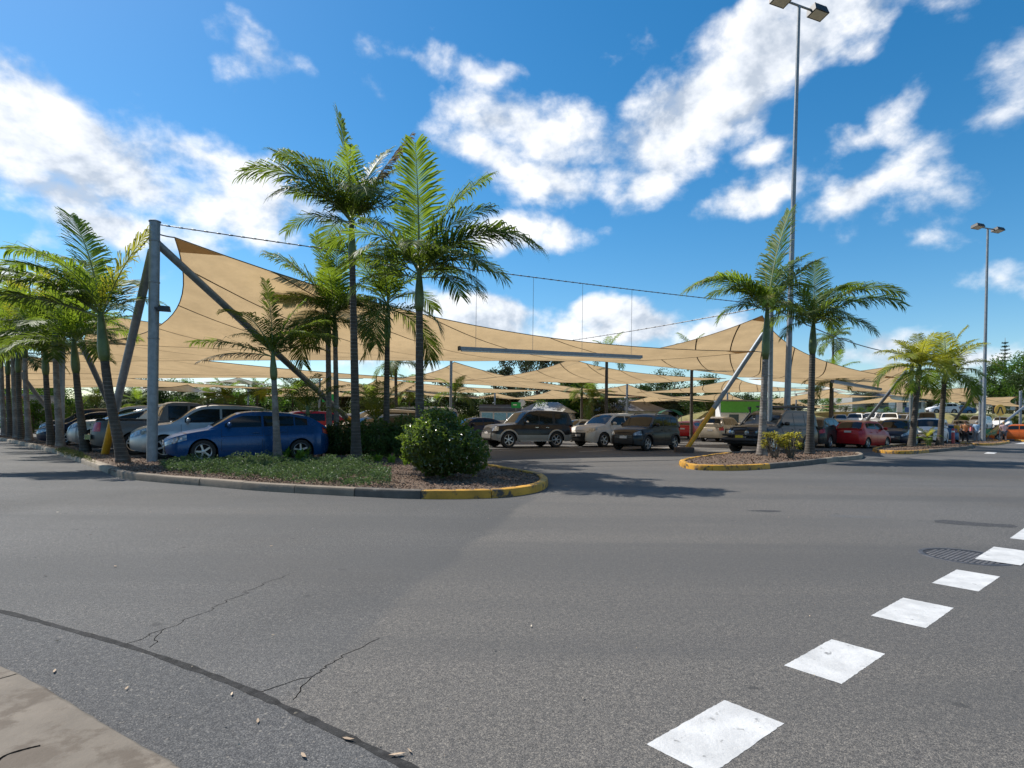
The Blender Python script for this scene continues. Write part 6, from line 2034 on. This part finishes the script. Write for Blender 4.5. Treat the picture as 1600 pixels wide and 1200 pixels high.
def b_blue(o, z):
    m = MB(); m.box((0, -.04, z), (.6, .03, .6)); m.build('panel', simple('sign_blue', (.03, .10, .35), .4, var=.1), o)
sign_post(1417, 73, 2.3, 'dark blue sign beside the white notice in the upper row', b_blue, z=.95)
# trolley bay sign stand: green canopy shape beside the far cars
def canopy_stand(px, D, label, mt):
    p = cpos(px, D); o = empty('trolley_bay', (p.x, p.y, 0))
    for (x, y) in ((-.9, -.6), (.9, -.6), (-.9, .6), (.9, .6)):
        m = MB(); m.tube([(x, y, 0), (x, y, 2.0)], .03, 6); m.build('post', GALV, o)
    m = MB(); m.grid(lambda u, v: ((u - .5) * 2.2, (v - .5) * 1.5, 2.0 + .5 * sin(pi * u) ** .7), 10, 2); m.build('canopy', mt, o, smooth=True)
    for s in (-.55, 0, .55):
        m = MB(); m.box((s, 0, .75), (.45, .8, .5), taper=1.15); m.build('trolley_basket', GALV, o)
    tag(o, label, 'trolley bay')
canopy_stand(1046, 54, 'green covered trolley bay above the black compact wagon', GS)

# ------------------------------------------------------------------ street furniture near the people
g = G(1489, 695)
o = empty('bollard', (g.x, g.y, 0))
m = MB(); m.lathe([(.10, 0), (.10, 1.02), (.085, 1.10), (.04, 1.14), (.001, 1.15)], 14); m.build('post', simple('red_bollard', (.50, .06, .06), .5, var=.12), o, smooth=True)
m = MB(); m.lathe([(.104, .86), (.104, .98)], 14); m.build('band', WHITE, o)
tag(o, 'red bollard at the tip of the third garden island', 'bollard')
def trolley(px, py, label):
    g = G(px, py); o = empty('shopping_trolley', (g.x, g.y, 0), .5)
    m = MB()
    for t in range(9):
        x = -.45 + .9 * t / 8
        m.tube([(x, -.26 - .04 * t / 8, .95), (x * .9, -.2, .52), (x * .9, .2, .52), (x, .26 + .04 * t / 8, .95)], .012, 4)
    for zz, k in ((.95, 1), (.80, .96), (.65, .93), (.52, .9)):
        m.tube([(-.45 * k, -.28 * k, zz), (.45 * k, -.28 * k, zz), (.45 * k, .28 * k, zz), (-.45 * k, .28 * k, zz), (-.45 * k, -.28 * k, zz)], .014, 4)
    m.build('basket', simple('green_trolley', (.01, .33, .12), .45, var=.1), o)
    m = MB(); m.tube([(-.45, -.22, .1), (.45, -.18, .16), (-.5, -.2, 1.0)], .018, 6); m.tube([(-.45, .22, .1), (.45, .18, .16), (-.5, .2, 1.0)], .018, 6); m.build('frame', CHROME, o)
    m = MB(); m.tube([(-.55, -.27, 1.02), (-.55, .27, 1.02)], .025, 6); m.build('handle', GS, o)
    for (x, y) in ((-.42, -.2), (-.42, .2), (.42, -.17), (.42, .17)):
        m = MB(); m.lathe([(.03, -.015), (.06, -.012), (.06, .012), (.03, .015)], 12, Matrix.Translation((x, y, .06)) @ Matrix.Rotation(radians(90), 4, 'X')); m.build('wheel', RUBBER, o)
    tag(o, label, 'trolley')
trolley(1549, 688.5, 'green shopping trolley between the right mast and the crossing sign')

# ------------------------------------------------------------------ people
def skin_mesh(name, verts, edges, radii, mats, sub=1):
    me = bpy.data.meshes.new(name)
    me.from_pydata(verts, edges, [])
    o = bpy.data.objects.new(name + '_tmp', me); COL.objects.link(o)
    md = o.modifiers.new('skin', 'SKIN')
    sk = me.skin_vertices[0].data
    for i, r in enumerate(radii):
        sk[i].radius = r if hasattr(r, '__len__') else (r, r)
        sk[i].use_root = (i == 0)
    s = o.modifiers.new('sub', 'SUBSURF'); s.levels = sub; s.render_levels = sub
    dg = bpy.context.evaluated_depsgraph_get()
    res = bpy.data.meshes.new_from_object(o.evaluated_get(dg))
    bpy.data.objects.remove(o)
    res.name = name
    res.materials.clear(); res.materials.append(mats)
    res.polygons.foreach_set('use_smooth', [True] * len(res.polygons))
    return res
SKIN = simple('skin', (.42, .24, .16), .55, var=.08)
def person(label, pos, face, H, shirt, pants, hair, shorts=True, stride=.12, arms=((.28, .0), (.28, .0)), wide=1.0, bag=None, longsleeve=False, hat=None):
    """arms: per side (left, right) forward reach of the hand and bend"""
    k = H / 1.72
    o = empty('person', (pos.x, pos.y, pos.z), atan2(face[1], face[0]) )
    V, E, R = [], [], []
    def v(x, y, z, r):
        V.append((x * k, y * k * wide if abs(y) < .3 else y * k, z * k)); R.append((r * k * (wide if r > .09 else 1)) if not hasattr(r, '__len__') else (r[0] * k, r[1] * k)); return len(V) - 1
    pel = v(0, 0, .92, .145); ab = v(.01, 0, 1.08, .14); ch = v(0, 0, 1.28, .15); nk0 = v(-.01, 0, 1.44, .075); nk = v(0, 0, 1.50, .055); hd0 = v(.015, 0, 1.56, .075); hd = v(.02, 0, 1.63, .092); hd1 = v(.01, 0, 1.69, .075)
    E += [(pel, ab), (ab, ch), (ch, nk0), (nk0, nk), (nk, hd0), (hd0, hd), (hd, hd1)]
    J = {}
    for sd in (1, -1):
        st = stride * sd
        hp = v(0, .095 * sd, .86, .105); kn = v(st * .55 + .03, .10 * sd, .48, .062); an = v(st, .10 * sd, .09, .042); toe = v(st + .15, .115 * sd, .035, .036)
        E += [(pel, hp), (hp, kn), (kn, an), (an, toe)]
        rc, bd = arms[0 if sd > 0 else 1]
        sh = v(-.01, .19 * sd, 1.39, .065); el = v(-.02 + rc * .25, .25 * sd, 1.12, .044); wr = v(rc, .235 * sd, .90 + bd, .031); hn = v(rc + .05, .225 * sd, .83 + bd * 1.1, .034)
        E += [(ch, sh), (sh, el), (el, wr), (wr, hn)]
        for q in range(4):
            f1 = v(rc + .062 + .01 * q, (.215 + .012 * (q - 1.5)) * sd, .785 + bd * 1.15 - .004 * abs(q - 1.5), .010); E.append((hn, f1))
            f2 = v(rc + .07 + .006 * q, (.205 + .012 * (q - 1.5)) * sd, .75 + bd * 1.15, .008); E.append((f1, f2))
        th = v(rc + .09, .20 * sd, .815 + bd * 1.1, .010); E.append((hn, th))
        J[sd] = (hp, kn, an, toe, sh, el, wr, hn)
    inst('body', skin_mesh('body', V, E, R, SKIN), o)
    # face and hair
    m = MB()
    hc = Vector(V[hd])
    m.lathe([(.001, .115 * k), (.06 * k, .105 * k), (.098 * k, .05 * k), (.106 * k, -.01 * k), (.098 * k, -.06 * k)], 14, Matrix.Translation(hc + Vector((-.018 * k, 0, .012 * k))))
    m.build('hair', hair, o, smooth=True)
    m = MB()
    for sd in (1, -1): m.lathe([(.001, .004), (.010, .002), (.012, -.004)], 8, Matrix.Translation(hc + Vector((.083 * k, sd * .033 * k, .0))) @ Matrix.Rotation(radians(90), 4, 'Y'))
    m.build('eyes', BK, o)
    m = MB(); m.add([hc + Vector(q) * k for q in ((.085, -.014, -.03), (.085, .014, -.03), (.112, 0, -.032), (.09, 0, .012))], [(0, 2, 3), (2, 1, 3), (0, 1, 2)]); m.build('nose', SKIN, o)
    m = MB(); m.box(hc + Vector((.084, 0, -.055)) * k, (.012, .045 * k, .010)); m.build('mouth', simple('lips', (.32, .12, .10), .5, var=.05), o)
    if hat: 
        m = MB(); m.lathe([(.001, .13 * k), (.08 * k, .125 * k), (.11 * k, .05 * k), (.115 * k, .03 * k), (.18 * k, .02 * k), (.18 * k, .01 * k)], 16, Matrix.Translation(hc)); m.build('hat', hat, o, smooth=True)
    # clothes: shells a little larger than the body
    g = .016 * k
    idx = [pel, ab, ch, nk0]
    vv = [V[pel][:2] + (V[pel][2] - .06 * k,)] + [V[i] for i in idx]; rr = [R[pel] + g * 1.6] + [R[i] + g for i in idx]; ee = [(0, 1), (1, 2), (2, 3), (3, 4)]
    for sd in (1, -1):
        hp, kn, an, toe, sh, el, wr, hn = J[sd]
        a = len(vv); vv.append(V[sh]); rr.append(R[sh] + g); ee.append((3, a))
        e_ = Vector(V[sh]).lerp(Vector(V[el]), .8 if not longsleeve else 1); vv.append(tuple(e_)); rr.append(R[el] + g * 1.8); ee.append((a, a + 1))
        if longsleeve: vv.append(V[wr]); rr.append(R[wr] + g); ee.append((a + 1, a + 2))
    inst('shirt', skin_mesh('shirt', vv, ee, rr, shirt), o)
    vv = [V[pel]]; rr = [R[pel] + g]; ee = []
    for sd in (1, -1):
        hp, kn, an, toe = J[sd][:4]
        a = len(vv); vv.append(V[hp]); rr.append(R[hp] + g); ee.append((0, a))
        vv.append(V[kn]); rr.append(R[kn] + g * 1.6); ee.append((a, a + 1))
        if not shorts: vv.append((V[an][0], V[an][1], V[an][2] + .03 * k)); rr.append(R[an] + g); ee.append((a + 1, a + 2))
    inst('shorts' if shorts else 'trousers', skin_mesh('trousers', vv, ee, rr, pants), o)
    for sd in (1, -1):
        an, toe = J[sd][2:4]
        q = Vector(V[an])
        m = MB(); m.box((q.x + .055 * k, q.y, .035 * k), (.27 * k, .09 * k, .07 * k), taper=.8); m.build('shoe', PLAST, o)
    if bag:
        hn = J[1][7]; q = Vector(V[hn]); m = MB(); m.box((q.x + .02, q.y, q.z - .02), (.24, .16, .30), taper=.85); m.build('bag', bag, o)
    tag(o, label, 'person')
cl = lambda n, c: simple('cloth_' + n, c, .85, var=.12, scale=12, bump=.2)
HB, HG, HL = cl('hair_brown', (.05, .03, .02)), cl('hair_grey', (.35, .33, .31)), cl('hair_blond', (.30, .20, .10))
person('person in a brownish orange shirt and black trousers carrying a pink bag', G(1508, 693), Vector((-.35, -.93, 0)), 1.68, cl('orange_brown', (.42, .17, .06)), cl('black', (.02, .02, .022)), HB, shorts=False, wide=1.22, arms=((.30, .28), (.06, 0)), bag=cl('pink', (.60, .16, .16)), longsleeve=False)
person('person in a yellow top standing just behind the red bollard', G(1495, 691.5), Vector((.3, -.95, 0)), 1.62, cl('yellow_orange', (.55, .27, .03)), cl('brown', (.18, .08, .05)), HB, shorts=True, arms=((.2, .2), (.1, .05)))
person('person in a pale blue shirt and grey trousers beside the right mast', G(1526, 691.5), Vector((.5, .85, 0)), 1.72, cl('pale_blue', (.30, .45, .62)), cl('grey', (.28, .30, .33)), HG, shorts=False, arms=((.12, 0), (.12, 0)))
person('person in a pink and grey top with dark shorts near the crossing sign', G(1568, 691), Vector((.25, .96, 0)), 1.70, cl('pink_grey', (.52, .34, .33)), cl('charcoal', (.09, .09, .10)), HL, shorts=True, wide=1.15, arms=((.2, .15), (.2, .15)))
